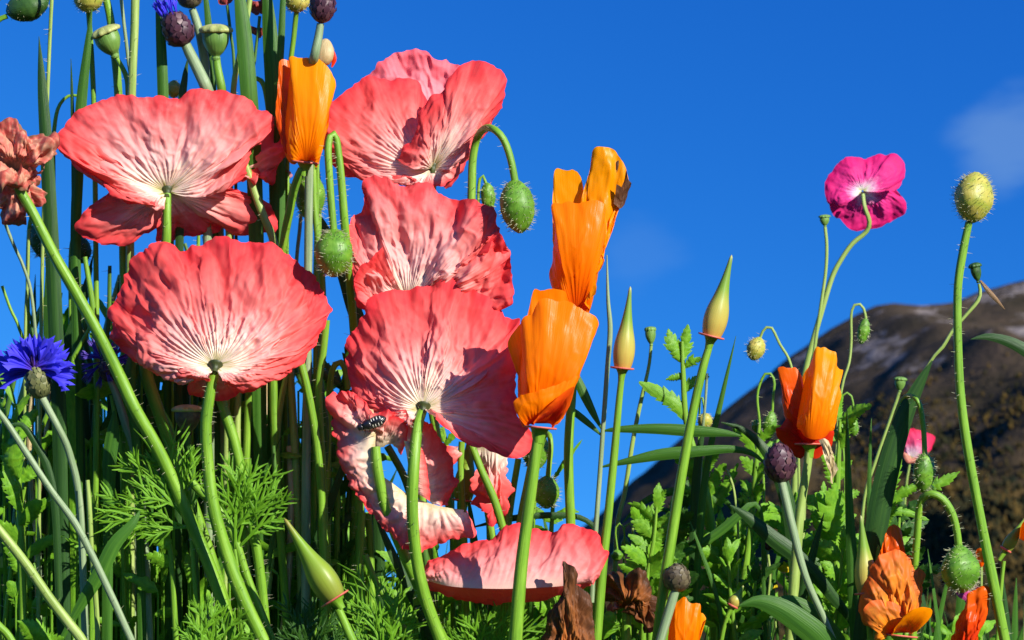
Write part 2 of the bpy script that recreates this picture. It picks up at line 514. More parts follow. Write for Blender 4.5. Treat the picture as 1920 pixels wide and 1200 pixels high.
def tube_geo(pts, rad, n=None, sides=8):
    """pts (x,y,d) list, rad scalar or list; returns P, F, U in photograph space"""
    if np.isscalar(rad):
        rad = [rad] * len(pts)
    Q = [tuple(p) + (r,) for p, r in zip(pts, rad)]
    S = spline(Q, n) if n else aspline(Q)
    n = len(S)
    C, R = S[:, :3], np.abs(S[:, 3])
    T = np.gradient(C, axis=0)
    T /= np.linalg.norm(T, axis=1, keepdims=True) + 1e-9
    ref = np.array([0.0, 0.0, 1.0])
    X = np.cross(T, ref)
    bad = np.linalg.norm(X, axis=1) < .05
    X[bad] = np.cross(T[bad], [1.0, 0, 0])
    X /= np.linalg.norm(X, axis=1, keepdims=True)
    Y = np.cross(T, X)
    a = np.linspace(0, 2 * np.pi, sides, endpoint=False)
    P = C[:, None] + (X[:, None] * np.cos(a)[None, :, None] + Y[:, None] * np.sin(a)[None, :, None]) * R[:, None, None]
    Lc = np.concatenate([[0], np.cumsum(np.linalg.norm(np.diff(C, axis=0), axis=1))])
    U = np.stack(np.broadcast_arrays((a / 6.283)[None, :], Lc[:, None] / 60), -1)
    return P.reshape(-1, 3), gridfaces(sides, n, True), U.reshape(-1, 2), C, R, T, X, Y

def grounded(pts, drift=None, rng=None):
    """carry a stem on from its last traced point down to the soil"""
    pts = [tuple(p) for p in pts]
    x, y, d = pts[-1]
    px_, py_, pd = pts[-2]
    k = max(-.5, min(.5, (x - px_) / max(20, abs(y - py_))))
    yg = yground(d)
    H = yg - y
    if H < 30:
        return pts
    q = drift / 300.0 if drift is not None else k
    for f, g in ((.05, .9), (.16, .62), (.4, .25), (.7, .12)):
        x += q * g * 130
        pts.append((x, y + H * f, d))
    pts.append((x, yg + 10, d))
    return pts

def hairs(parent, C, R, X, Y, count, length, rng, y_max=1260, name="hairs", radius=.55, droop=0):
    acc = Acc()
    ok = np.where(C[:, 1] < y_max)[0]
    if len(ok) < 2:
        return
    for _ in range(count):
        f = rng.uniform(ok[0], ok[-1] - .01)
        i = int(f); t = f - i
        c = C[i] * (1 - t) + C[min(i + 1, len(C) - 1)] * t
        a = rng.uniform(0, 6.283)
        dr = X[i] * math.cos(a) + Y[i] * math.sin(a)
        L = length * rng.uniform(.6, 1.25)
        p0 = c + dr * R[i] * .9
        p1 = p0 + dr * L + np.array([rng.uniform(-.25, .25), rng.uniform(-.35, .25), rng.uniform(-.2, .2)]) * L
        spike(acc, p0, p1, radius, rng)
    return acc.build(name, "hair", parent, smooth=False, kind="stuff")

def spike(acc, p0, p1, r, rng):
    d = p1 - p0
    a = np.cross(d, [.3, .2, 1.0]); a /= np.linalg.norm(a) + 1e-9
    b = np.cross(d, a); b /= np.linalg.norm(b) + 1e-9
    o3 = [a, -a * .5 + b * .87, -a * .5 - b * .87]
    q = rng.random() * 9
    acc.add([p0 + k * r for k in o3] + [p1 + k * r * .3 for k in o3], [[0, 1, 4, 3], [1, 2, 5, 4], [2, 0, 3, 5]], [[q, 0]] * 6)

def stem(parent, pts, rad=6, mat="stem", hair=0, hl=9, seed=0, ground=True, drift=None, name="stem", sides=8):
    pts = [tuple(p) for p in pts]
    if ground:
        n0 = len(pts)
        g = grounded(pts, drift)
        rad = ([rad] * n0 if np.isscalar(rad) else list(rad))
        rad = rad + [rad[-1] * 1.1] * (len(g) - n0)
        pts = g
    P, F, U, C, R, T, X, Y = tube_geo(pts, rad, sides=sides)
    U = U + [seed * .731, seed * 3.1]
    o = mesh(name, P, F, mat, parent, U)
    if hair:
        hairs(o, C, R, X, Y, hair, hl, random.Random(seed + 77))
    return o

def frame_of(axis):
    T = np.array(axis, float); T /= np.linalg.norm(T)
    X = np.cross(T, [0, 0, 1.0])
    if np.linalg.norm(X) < .05:
        X = np.array([1.0, 0, 0])
    X /= np.linalg.norm(X)
    return T, X, np.cross(T, X)

def lathe(name, parent, base, axis, prof, mat, sides=24, bump=0.0, ridges=0, ridge=0.0, seed=0, label=None, m=None):
    """prof: list of (along, radius) in px from base along axis"""
    T, X, Y = frame_of(axis)
    S = spline([(a, r, 0) for a, r in prof], m or 36)
    a = np.linspace(0, 2 * np.pi, sides, endpoint=False)
    al, ra = S[:, 0][:, None], np.maximum(S[:, 1], 0.02)[:, None]
    A = a[None]
    rr = ra * (1 + ridge * np.cos(A * ridges)) if ridges else ra * np.ones_like(A)
    if bump:
        rr = rr + bump * (vnoise(A * sides / 7.0, al / 5.0, seed) + .7 * vnoise(A * 5, al / 14, seed + 2)) * np.minimum(1, ra / 6)
    P = np.array(base, float) + T * al[..., None] + (X * np.cos(A)[..., None] + Y * np.sin(A)[..., None]) * rr[..., None]
    n = len(S)
    U = np.stack(np.broadcast_arrays(A / 6.283 + seed * .37, (np.linspace(0, 1, n))[:, None]), -1)
    o = mesh(name, P, gridfaces(sides, n, True), mat, parent, U.reshape(-1, 2), label=label)
    return o, (np.array(base, float), T, X, Y, S)

def ovoid(L, R, sharp=.55, blunt=.5):
    """profile of an egg: wide at `sharp` of the length"""
    out = []
    for t in np.linspace(0, 1, 13):
        q = t ** (math.log(.5) / math.log(sharp))
        out.append((L * t, R * max(0.02, math.sin(math.pi * q)) ** blunt))
    return out

def bud(parent, top, axis, L, R, mat="bud_green", nh=150, hl=9, seed=0, name="bud", sharp=.5, blunt=.55, bump=2.0):
    o, (b, T, X, Y, S) = lathe(name, parent, top, axis, ovoid(L, R, sharp, blunt), mat, 22, bump, seed=seed)
    if nh:
        rng = random.Random(seed + 5)
        acc = Acc()
        for _ in range(nh):
            i = rng.randrange(3, len(S) - 3)
            a = rng.uniform(0, 6.283)
            dr = X * math.cos(a) + Y * math.sin(a)
            p0 = b + T * S[i, 0] + dr * S[i, 1] * .95
            tl = (S[i, 0] / L - .4)
            p1 = p0 + (dr + T * tl * .9 + np.array([rng.uniform(-.4, .4) for _ in range(3)])) * hl * rng.uniform(.6, 1.2)
            spike(acc, p0, p1, .6, rng)
        acc.build("bristles", "hair", o, smooth=False, kind="stuff")
    return o

def blade_geo(pts, ws, fold=.35, twist=0.0, n=None, seed=0, face=0.0):
    """a grass blade: centre line pts (x,y,d), full widths ws, folded along its midrib"""
    Q = [tuple(p) + (w,) for p, w in zip(pts, ws)]
    S = spline(Q, n) if n else aspline(Q, 14)
    n = len(S)
    C, Wd = S[:, :3], np.maximum(S[:, 3], .3)
    T = np.gradient(C, axis=0); T /= np.linalg.norm(T, axis=1, keepdims=True) + 1e-9
    Z = np.array([0, 0, 1.0])
    s0 = np.cross(T, Z); s0 /= np.linalg.norm(s0, axis=1, keepdims=True) + 1e-9
    nn = np.cross(s0, T)
    tw = (face + twist * np.linspace(0, 1, n))[:, None]
    sd = s0 * np.cos(tw) + nn * np.sin(tw)
    nn = np.cross(sd, T)
    rows = []
    for k, q in enumerate((-1, -.5, 0, .5, 1)):
        rows.append(C + sd * (Wd * .5 * q)[:, None] + nn * (fold * Wd * .5 * (abs(q) ** 1.3))[:, None])
    P = np.stack(rows, 1)
    Lc = np.concatenate([[0], np.cumsum(np.linalg.norm(np.diff(C, axis=0), axis=1))])
    U = np.stack(np.broadcast_arrays(np.linspace(0, 1, 5)[None] + seed * .77, Lc[:, None] / 60 + seed), -1)
    return P.reshape(-1, 3), gridfaces(5, n), U.reshape(-1, 2)

def blade(name, parent, pts, ws, mat="grass", ground=False, **kw):
    if ground:
        g = grounded(pts)
        ws = list(ws) + [ws[-1]] * (len(g) - len(pts))
        pts = g
    P, F, U = blade_geo(pts, ws, **kw)
    return mesh(name, P, F, mat, parent, U)

def leaf_geo(pts, width, teeth=9, depth=.45, lobes=True, fold=.3, face=0.0, n=None, seed=0, shape=.4):
    """a toothed leaf along a centre line"""
    n = n or teeth * 8
    S = spline(pts, n)
    t = np.linspace(0, 1, n)
    prof = (np.sin(np.pi * np.clip(t, 0, 1) ** (math.log(.5) / math.log(shape)))) ** .8 * width * .5 + width * .03
    sd_ = int(seed * 13) % 97
    q0 = t * teeth + 1.3 * vnoise(t * 5, t * 0, sd_)
    ph = q0 % 1.0
    dp = depth * (.35 + 1.0 * h2(np.floor(q0), np.floor(q0) * 0, sd_))      # every tooth cut differently
    saw = 1 - dp * (1 - ph)               # teeth lean to the tip
    saw = saw - dp * .4 * (ph > .93)
    saw = saw * (1 + .5 * vnoise(t * 3, t * 0, sd_ + 4))
    T = np.gradient(S, axis=0); T /= np.linalg.norm(T, axis=1, keepdims=True) + 1e-9
    s0 = np.cross(T, [0, 0, 1.0]); s0 /= np.linalg.norm(s0, axis=1, keepdims=True) + 1e-9
    nn = np.cross(s0, T)
    sd = s0 * math.cos(face) + nn * math.sin(face)
    nn = np.cross(sd, T)
    rows = []
    for q in (-1, -.5, 0, .5, 1):
        wv = prof * (saw if abs(q) == 1 else 1)
        lean = T * (prof * (saw - .5) * .6)[:, None] * (abs(q) == 1)
        rows.append(S + sd * (wv * q)[:, None] + lean + nn * (fold * prof * abs(q) + .06 * width * vnoise(t * 9, t * 0 + q, seed + 3))[:, None])
    P = np.stack(rows, 1)
    U = np.stack(np.broadcast_arrays(np.linspace(0, 1, 5)[None] + seed * .77, (t * 2)[:, None] + seed), -1)
    return P.reshape(-1, 3), gridfaces(5, n), U.reshape(-1, 2)

def leaf(name, parent, pts, width, mat="leaf", **kw):
    P, F, U = leaf_geo(pts, width, **kw)
    return mesh(name, P, F, mat, parent, U)

def feather(name, parent, base, tip, mat="leaf", spread=.72, seed=0, levels=2, w=4.0, nb=5):
    """a finely cut leaf: a midrib that forks into narrow lobes"""
    rng = random.Random(seed)
    acc = Acc()
    def go(p, q, lv, w):
        p, q = np.array(p, float), np.array(q, float)
        mid = (p + q) / 2 + np.array([rng.uniform(-.06, .06), rng.uniform(-.06, .06), rng.uniform(-.1, .1)]) * np.linalg.norm(q - p)
        P, F, U = blade_geo([p, mid, q], [w, w * 1.1, w * .35], fold=.25, n=7, seed=rng.random() * 9, face=rng.uniform(-.5, .5))
        acc.add(P, F, U)
        if lv <= 0:
            return
        d = q - p
        for k in range(nb):
            t = .25 + .7 * (k + rng.uniform(-.25, .25)) / nb
            for sgn in (-1, 1):
                a = sgn * spread * rng.uniform(.55, 1.05) * (1.05 - .4 * t)
                ca, sa = math.cos(a), math.sin(a)
                nd = np.array([d[0] * ca - d[1] * sa, d[0] * sa + d[1] * ca, d[2] + rng.uniform(-.35, .35) * np.linalg.norm(d)])
                s = p + (mid - p) * 2 * t if t < .5 else mid + (q - mid) * (2 * t - 1)
                go(s, s + nd * rng.uniform(.38, .75) * (1.1 - .45 * t), lv - 1, w * .85)
    go(base, tip, levels, w)
    return acc.build(name, mat, parent)

# ------------------------------------------------------------------ the setting: soil, mountain, autumn wood
def setting_mats():
    m, n, l = newmat("soil")
    g = n.new("ShaderNodeNewGeometry").outputs['Position']
    f = mapped_noise(n, l, g, (9, 9, 9), 1, 6, .6)
    r = ramp(n, [(.35, (.035, .030, .016)), (.5, (.035, .055, .014)), (.7, (.06, .10, .02))])
    l.new(f, r.inputs[0])
    finish(n, l, r.outputs[0], f, .9, .1, 0, bstr=.6, bdist=.02)
    m, n, l = newmat("mountain")
    geo = n.new("ShaderNodeNewGeometry")
    g = geo.outputs['Position']
    big = mapped_noise(n, l, g, (.008, .008, .012), 1, 7, .62)
    fine = mapped_noise(n, l, g, (.05, .05, .05), 1, 6, .65)
    sepp = n.new("ShaderNodeSeparateXYZ"); l.new(g, sepp.inputs[0])
    # heather and bare birch below, bare rock higher up
    v = math_n(n, l, 'ADD', math_n(n, l, 'MULTIPLY', big, .6), math_n(n, l, 'MULTIPLY', fine, .4))
    veg0 = ramp(n, [(.30, (.020, .019, .010)), (.45, (.044, .034, .021)), (.56, (.064, .046, .029)), (.68, (.09, .06, .042))])
    l.new(v, veg0.inputs[0])
    # turning birch scrub covers the lower slopes
    scr = ramp(n, [(.35, (.030, .026, .010)), (.5, (.065, .042, .014)), (.65, (.10, .06, .014))])
    l.new(mapped_noise(n, l, g, (.03, .03, .014), 1, 6, .7), scr.inputs[0])
    low = n.new("ShaderNodeMapRange")
    low.inputs['From Min'].default_value = 250; low.inputs['From Max'].default_value = 60
    l.new(math_n(n, l, 'ADD', sepp.outputs[2], math_n(n, l, 'MULTIPLY', math_n(n, l, 'SUBTRACT', big, .5), 300.0)), low.inputs['Value'])
    veg = n.new("ShaderNodeMixRGB")
    l.new(low.outputs[0], veg.inputs[0]); l.new(veg0.outputs[0], veg.inputs[1]); l.new(scr.outputs[0], veg.inputs[2])
    rock = ramp(n, [(.35, (.08, .066, .06)), (.65, (.25, .21, .19))])
    l.new(fine, rock.inputs[0])
    h = math_n(n, l, 'MULTIPLY_ADD', sepp.outputs[2], 1 / 420.0, -.78)
    pat = mapped_noise(n, l, g, (.011, .011, .022), 1, 8, .7)
    rk = n.new("ShaderNodeValToRGB")
    rk.color_ramp.elements[0].position = .575
    rk.color_ramp.elements[1].position = .615
    hh = n.new("ShaderNodeMath"); hh.operation = 'MINIMUM'; l.new(math_n(n, l, 'MULTIPLY', h, .5), hh.inputs[0]); hh.inputs[1].default_value = .05
    l.new(math_n(n, l, 'ADD', pat, hh.outputs[0]), rk.inputs[0])
    mx = n.new("ShaderNodeMixRGB")
    l.new(rk.outputs[0], mx.inputs[0]); l.new(veg.outputs[0], mx.inputs[1]); l.new(rock.outputs[0], mx.inputs[2])
    finish(n, l, mx.outputs[0], fine, .95, .05, 0, bstr=.8, bdist=6.0)
    m, n, l = newmat("autumn_crowns")
    uv = uvnode(n)
    sep = n.new("ShaderNodeSeparateXYZ"); l.new(uv, sep.inputs[0])
    r = ramp(n, [(0, (.010, .014, .007)), (.3, (.028, .026, .009)), (.5, (.055, .038, .011)), (.8, (.09, .055, .012)), (1, (.075, .038, .010))])
    l.new(sep.outputs[0], r.inputs[0])
    finish(n, l, r.outputs[0], None, .9, .1, 0)
setting_mats()

def ground():
    n = 60
    q = np.linspace(-1, 1, n)
    c = np.sign(q) * (np.abs(q) ** 4) * 20000
    X, Y = np.meshgrid(c, c)
    Z = np.where((np.abs(X) > 3) | (np.abs(Y) > 3), 0.0, 0.0)
    P = np.stack([X, Y, Z], -1)
    o = mesh("ground", P, gridfaces(n, n), "soil", None, P[..., :2].reshape(-1, 2), world=True)
    o['kind'] = "structure"
ground()

RIDGE = [(-2200, 1330), (-800, 1290), (300, 1240), (700, 1215), (960, 1085), (1060, 1008), (1100, 975), (1133, 946), (1166, 905), (1203, 876), (1264, 820), (1336, 773), (1358, 753), (1393, 727), (1430, 702), (1475, 668), (1520, 638), (1560, 612), (1600, 590), (1640, 567), (1680, 562), (1730, 565), (1765, 560), (1800, 556), (1840, 540), (1880, 530), (1920, 520), (2100, 470), (2400, 440), (3000, 520), (4000, 700)]
YR = 1800.0
_rx = np.array([(x - 960) / 1920 * K * YR / CP for x, y in RIDGE])
_ry = []
for x, y in RIDGE:
    D = 1.0
    yc = (600 - y) / 1920 * K
    _ry.append(CAMZ + YR * (SP + yc * CP) / (CP - yc * SP))
_ry = np.array(_ry)

def fbm(x, y, s, oct=5):
    v, a = 0, 1.0
    for k in range(oct):
        v = v + a * vnoise(x, y, s + k * 3)
        x, y, a = x * 2.03 + 5, y * 2.03 + 3, a * .5
    return v

def mount_z(X, Y):
    # the ridge is crossed along the line of sight, so read the profile where that line meets it
    H = np.interp(X, _rx, _ry)
    t = (Y - 300) / (YR - 300)
    f = np.where(t < 1, np.clip(t, 0, 1) ** 1.35, np.clip(1.35 - .35 * t ** 1.5, 0, 1))
    z = H * f
    gul = fbm(X / 210 + Y / 900, Y / 420, 3) * 110 + fbm(X / 60, Y / 80, 8, 4) * 40
    k = sstep(.05, .5, t) * np.clip(1.02 - t, 0, 1) * 1.4 + .10 * (t > 0)
    return z + gul * k * np.clip(H / 250, 0, 1) - 2.0

def mountain():
    xs = np.linspace(-2600, 2600, 420)
    ys = np.concatenate([np.linspace(290, YR, 150), np.linspace(YR + 20, 4200, 30)])
    X, Y = np.meshgrid(xs, ys)
    P = np.stack([X, Y, mount_z(X, Y)], -1)
    o = mesh("mountain", P, gridfaces(len(xs), len(ys)), "mountain", None, P[..., :2].reshape(-1, 2) / 100, world=True)
    o['kind'] = "structure"
mountain()

def wood():
    """the far birch wood on the lower slope: one mass"""
    rng = np.random.default_rng(4)
    n0 = 90000
    y = 420 + 1000 * rng.random(n0) ** 1.2
    x = y * (.06 + .38 * rng.random(n0))
    z = mount_z(x, y)
    px = 960 + x / y / K * 1920
    py = 600 - np.tan(np.arctan2(z - CAMZ, y) - PITCH) / K * 1920
    dens = sstep(1380, 1850, px) * sstep(640, 1000, py) + .015
    ok = (fbm(x / 90, y / 120, 21, 3) + .6 > rng.random(n0)) & (rng.random(n0) < dens)
    x, y, z = [v[ok][:16000] for v in (x, y, z)]
    n = len(x)
    h = rng.uniform(1.8, 6.0, n)
    r = h * rng.uniform(.2, .42, n)
    a = np.linspace(0, 2 * np.pi, 4, endpoint=False)
    prof = [(0, .3), (.3, 1.0), (.7, .75), (1.0, .08)]
    P = np.empty((n, len(prof), 4, 3))
    for k, (t, q) in enumerate(prof):
        jit = rng.uniform(.4, 1.6, (n, 4)) * q * r[:, None]
        P[:, k, :, 0] = x[:, None] + np.cos(a) * jit
        P[:, k, :, 1] = y[:, None] + np.sin(a) * jit
        P[:, k, :, 2] = (z + h * t)[:, None] + rng.uniform(-.5, .5, (n, 4))
    F = (gridfaces(4, len(prof), True)[None] + (np.arange(n) * 16)[:, None, None]).reshape(-1, 4)
    c = np.clip(.40 + .5 * fbm(x / 70, y / 70, 5, 2) + rng.normal(0, .2, n), 0, 1)
    U = np.repeat(c, 16)[:, None].repeat(2, 1)
    o = mesh("autumn_wood", P.reshape(-1, 3), F, "autumn_crowns", None, U, world=True, smooth=True)
    o['kind'] = "stuff"
    o['label'] = "far golden and brown autumn wood on the lower mountain slope"
    o['category'] = "wood"
wood()

# ------------------------------------------------------------------ the pink poppies
def gbase(pts):
    g = grounded(pts)
    return g[-1]

def flower(name, label, cat, stem_pts, rad=7, mat="stem", hair=60, seed=0, group=None, drift=None):
    g = grounded(stem_pts, drift)
    t = thing(name, label, cat, g[-1], group)
    stem(t, stem_pts, rad, mat, hair, seed=seed, drift=drift)
    return t

def receptacle(t, base, axis, r=11, mat="shaded_neck"):
    r = r * .74
    lathe("receptacle", t, base, (axis[0], -.75, .66), [(-12, r * .62), (-5, r * .66), (1, r * .9), (6, r * 1.35), (9, r * 1.5)], mat, 16, m=14)

def heart(t, base, axis, R=26, seed=0):
    """ovary and stamens inside the cup"""
    T, X, Y = frame_of(axis)
    lathe("ovary", t, base, axis, [(0, 6), (14, R * .5), (30, R * .62), (42, R * .55), (46, R * .7), (50, .5)], "capsule", 16, m=20)
    rng = random.Random(seed)
    acc = Acc()
    for k in range(46):
        a = rng.uniform(0, 6.283); q = rng.uniform(.5, 1.1)
        p0 = np.array(base) + T * 4
        p1 = p0 + T * rng.uniform(30, 48) + (X * math.cos(a) + Y * math.sin(a)) * 42 * q
        spike(acc, p0, p1, .9, rng)
        P, F, U = blade_geo([p1 - T * 3, p1 + T * 1, p1 + T * 5], [2, 5, 2], n=5)
        acc.add(P, F, U)
    acc.build("stamens", "yellow_flower", t, kind="stuff")

# 1: wide open, top left
d = 150
t = flower("pink_poppy", "wide coral poppy with two drooping front petals, below the green seed capsule", "poppy", [(313, 364, d - 4), (313, 400, d - 14), (310, 470, d - 10), (290, 580, d + 20), (272, 680, d + 10), (300, 780, d + 10), (345, 900, d + 20), (400, 1060, d + 30), (440, 1200, d + 30)], [8, 8, 9, 10, 12, 12, 11, 11, 11], hair=110, seed=1)
receptacle(t, (313, 362, d - 4), (0, -1, .1))
b = [(313, 360, d)]
loft("petal", t, b, [(300, 376), (262, 384), (225, 366), (180, 335), (140, 300), (112, 268), (124, 228), (150, 200), (187, 187), (227, 177), (267, 182), (300, 180), (333, 185), (370, 172), (417, 172), (450, 187), (483, 203), (504, 214), (490, 240), (470, 275), (458, 310), (446, 345)], "pink_petal", (d - 10, d + 5, d), ctrl=(0, 34, -58), n=240, m=100, seed=11, pleats=32, crum=4.5, jag=6)
loft("petal", t, b, [(160, 262), (122, 245), (103, 266), (128, 296), (160, 322), (207, 355), (250, 381), (290, 387)], "coral_petal", (d - 20, d - 40, d - 40), ctrl=(-10, 14, -40), n=90, m=60, seed=12, pleats=20, crum=4)
loft("petal", t, [(395, 330, d + 70), (420, 340, d + 70)], [(462, 284, d + 70), (462, 310, d + 60), (482, 327, d + 50), (515, 329, d + 60), (549, 295, d + 70), (556, 252, d + 90), (535, 219, d + 110), (505, 210, d + 110)], "coral_petal", ctrl=(10, 10, -60), n=90, m=60, seed=13, pleats=14, crum=7, csize=34, jag=6)
b2 = [(306, 362, d + 8), (322, 362, d + 8)]
loft("petal", t, b2, [(206, 358), (166, 388), (141, 424), (157, 448), (200, 460), (233, 464), (262, 452), (288, 420)], "coral_petal", (d + 6, d + 4, d + 40), ctrl=(-8, -6, -14), n=90, m=60, seed=14, pleats=18, crum=5, frill=6)
loft("petal", t, b2, [(285, 415), (292, 454), (330, 450), (360, 443), (393, 434), (433, 427), (460, 447), (485, 445), (512, 433), (520, 420), (512, 393), (490, 372), (455, 360), (423, 359)], "coral_petal", (d + 70, d + 95, d + 40), ctrl=(0, -4, 0), n=110, m=60, seed=15, pleats=24, crum=4, frill=6)
heart(t, (316, 340, d + 30), (0, -.9, .4), seed=1)

# 2: top right, cupped
d = 200
t = flower("pink_poppy", "coral poppy with one petal folded upright, highest flower beside the orange cup", "poppy", [(811, 322, d), (810, 350, d + 10), (800, 450, d + 60), (790, 560, d + 90), (800, 700, d + 90), (830, 880, d + 80), (860, 1050, d + 80), (870, 1200, d + 80)], 8, hair=50, seed=2)
receptacle(t, (811, 318, d - 2), (0, -1, .1))
b = [(811, 316, d)]
loft("petal", t, [(811, 300, d + 60)], [(640, 190), (668, 158), (693, 137), (717, 117), (747, 102), (777, 95), (797, 98), (812, 111), (843, 115), (868, 124), (890, 150), (900, 190)], "coral_inner", (d + 150, d + 185, d + 150), ctrl=(0, 20, 40), n=130, m=80, seed=21, crum=7, csize=36, jag=6)
loft("petal", t, b, [(809, 190), (788, 163), (760, 147), (727, 147), (693, 141), (640, 177), (606, 197), (588, 225), (588, 265), (620, 306), (650, 332), (693, 338), (735, 342), (775, 343)], "coral_petal", (d + 105, d + 60, d - 10), ctrl=(-10, 30, -66), n=170, m=90, seed=22, pleats=28, crum=4.5)
loft("petal", t, b, [(742, 300), (757, 290), (787, 247), (800, 213), (813, 190), (840, 170), (851, 149), (877, 117), (893, 113), (913, 120), (940, 129), (950, 143), (948, 163), (933, 197), (920, 230), (907, 263), (890, 290), (862, 322), (832, 346)], "coral_petal", (d - 30, d - 6, d + 40), ctrl=(0, 16, -70), rnd=26, n=150, m=90, seed=23, pleats=26, crum=4.5, csize=36)
loft("petal", t, b, [(735, 338), (775, 346), (805, 349), (832, 347), (862, 322)], "coral_petal", (d + 10, d - 30, d + 10), ctrl=(0, 2, -14), n=70, m=40, seed=24, crum=3)
heart(t, (813, 290, d + 40), (0, -.9, .4), seed=2)

# 3: the big bowl, left
d = -40
t = flower("pink_poppy", "broad coral poppy bowl with a whitish base, below the wide drooping poppy", "poppy", [(402, 696, d), (393, 740, d), (386, 800, d), (390, 870, d), (400, 950, d - 4), (425, 1040, d), (455, 1120, d), (492, 1200, d)], [10, 10.5, 11, 11, 12, 13, 13, 13], hair=130, seed=3)
receptacle(t, (403, 690, d - 6), (.1, -1, 0), 13)
b = [(403, 688, d)]
loft("petal", t, b, [(300, 690), (262, 668), (225, 640), (204, 610), (207, 573), (217, 543), (223, 513), (233, 497), (247, 480), (277, 467), (293, 455), (320, 457), (337, 467), (370, 463), (387, 452), (410, 455), (433, 462), (467, 460), (500, 465), (533, 472), (567, 490), (590, 507), (607, 533), (613, 558), (600, 600), (560, 660)], "coral_petal", (70, 90, 80), ctrl=(0, 50, -96), n=280, m=120, seed=31, pleats=36, crum=6.5, csize=40, jag=5, pleat=3.4)
loft("petal", t, b, [(212, 560), (197, 590), (204, 609), (227, 634), (253, 658), (283, 674), (307, 684), (333, 698), (367, 709), (396, 714)], "coral_petal", (60, 10, -45), ctrl=(-16, 16, -60), n=110, m=70, seed=32, pleats=24, crum=4)
loft("petal", t, b, [(605, 540), (615, 558), (623, 580), (613, 600), (607, 624), (577, 655), (560, 674), (520, 698), (493, 713), (460, 723), (420, 722)], "coral_petal", (80, 20, -50), ctrl=(12, 12, -50), n=110, m=70, seed=33, pleats=30, crum=5)
loft("petal", t, [(395, 700, d + 20), (412, 700, d + 20)], [(362, 712), (352, 728), (356, 742), (378, 749), (400, 751), (430, 747), (452, 734), (462, 718)], "coral_petal", (d + 50, d + 60, d + 50), ctrl=(0, 0, 0), n=70, m=40, seed=34, crum=3)
heart(t, (404, 655, d + 50), (0, -.9, .4), seed=3)

# 4: behind the centre
d = 125
t = flower("pink_poppy", "crumpled coral poppy standing behind and above the shaded bowl poppy", "poppy", [(770, 572, d + 4), (766, 640, d + 60), (776, 800, d + 130), (800, 1000, d + 130), (820, 1200, d + 130)], 8, hair=0, seed=4)
b = [(765, 566, d)]
loft("petal", t, b, [(690, 575), (668, 530), (662, 485), (652, 437), (657, 401), (680, 390), (690, 367), (690, 340), (703, 332), (727, 342), (747, 347), (773, 347), (793, 343), (813, 347), (843, 363), (873, 367), (893, 377), (920, 393), (928, 413), (946, 453), (955, 485)], "pink_petal", (d - 50, d + 0, d - 30), ctrl=(0, 40, -60), n=190, m=110, seed=41, pleats=40, crum=9, csize=46, jag=6)
loft("petal", t, b, [(720, 470), (690, 490), (664, 515), (664, 540), (671, 573), (686, 581), (715, 575)], "coral_petal", (d - 80, d - 60, d - 20), ctrl=(-6, 6, -10), n=90, m=60, seed=42, crum=3, frill=2)
loft("petal", t, b, [(905, 470), (932, 432), (948, 455), (958, 480), (963, 520), (960, 552), (946, 578), (900, 585), (850, 580)], "coral_petal", (d - 60, d - 50, d - 10), ctrl=(16, 4, -40), n=110, m=70, seed=43, crum=8, csize=32)

# 5: the shaded bowl, centre
d = -20
t = flower("pink_poppy", "ribbed coral poppy bowl partly shaded by the orange cup in front of it", "poppy", [(792, 770, d - 2), (783, 800, d - 34), (776, 870, d - 62), (773, 950, d - 66), (780, 1040, d - 60), (797, 1120, d - 50), (826, 1200, d - 40)], [9, 10, 11, 11, 11, 11.5, 12], hair=110, seed=5)
receptacle(t, (793, 768, d - 6), (.1, -1, 0), 13)
b = [(793, 766, d)]
loft("petal", t, b, [(757, 774), (716, 773), (700, 768), (688, 757), (660, 723), (650, 693), (643, 660), (645, 643), (657, 620), (673, 603), (683, 590), (690, 570), (710, 557), (727, 543), (747, 538), (773, 535), (793, 537), (807, 527), (823, 514), (843, 510), (860, 519), (867, 533), (880, 547), (910, 560), (943, 577), (967, 590), (979, 603), (970, 640), (960, 690), (935, 740)], "coral_petal", (0, 85, 40), ctrl=(0, 44, -74), n=280, m=120, seed=51, pleats=40, crum=5.0, csize=40, pleat=4.5, jag=5)
loft("petal", t, b, [(975, 640), (968, 700), (966, 740), (968, 770), (984, 793), (998, 820), (993, 845), (980, 858), (950, 858), (927, 850), (887, 833), (850, 813), (815, 788)], "coral_petal", (20, -50, -90), ctrl=(0, -10, -20), n=120, m=70, seed=52, pleats=26, crum=3, frill=4)
heart(t, (795, 735, d + 50), (0, -.9, .4), seed=5)

# 6: spent flower folding over, with the fly
d = -12
t = flower("pink_poppy", "spent coral poppy folding over with pale inner petals and a fly on it", "poppy", [(704, 838, d - 34), (708, 880, d - 36), (722, 950, d - 30), (745, 1010, d - 20), (790, 1110, d), (830, 1200, d)], [9, 10, 10, 10, 11, 11], hair=50, seed=6)
loft("petal", t, [(700, 768, d - 20), (705, 800, d - 24), (704, 842, d - 28), (712, 885, d - 20), (735, 905, d - 10), (770, 930, d - 10), (807, 944, d - 16), (840, 952, d - 24), (870, 956, d - 20)], [(640, 742, d + 30), (618, 752, d + 10), (620, 800, d - 4), (633, 867, d - 10), (660, 927, d - 20), (703, 977, d - 30), (735, 1000, d - 36), (775, 1030, d - 40), (805, 1029, d - 40), (850, 1008, d - 40), (885, 1000, d - 30), (886, 978, d - 20), (873, 960, d - 16)], "pale_petal", ctrl=(-4, 8, -26), n=150, m=50, seed=61, pleats=20, crum=6, csize=30, frill=6)
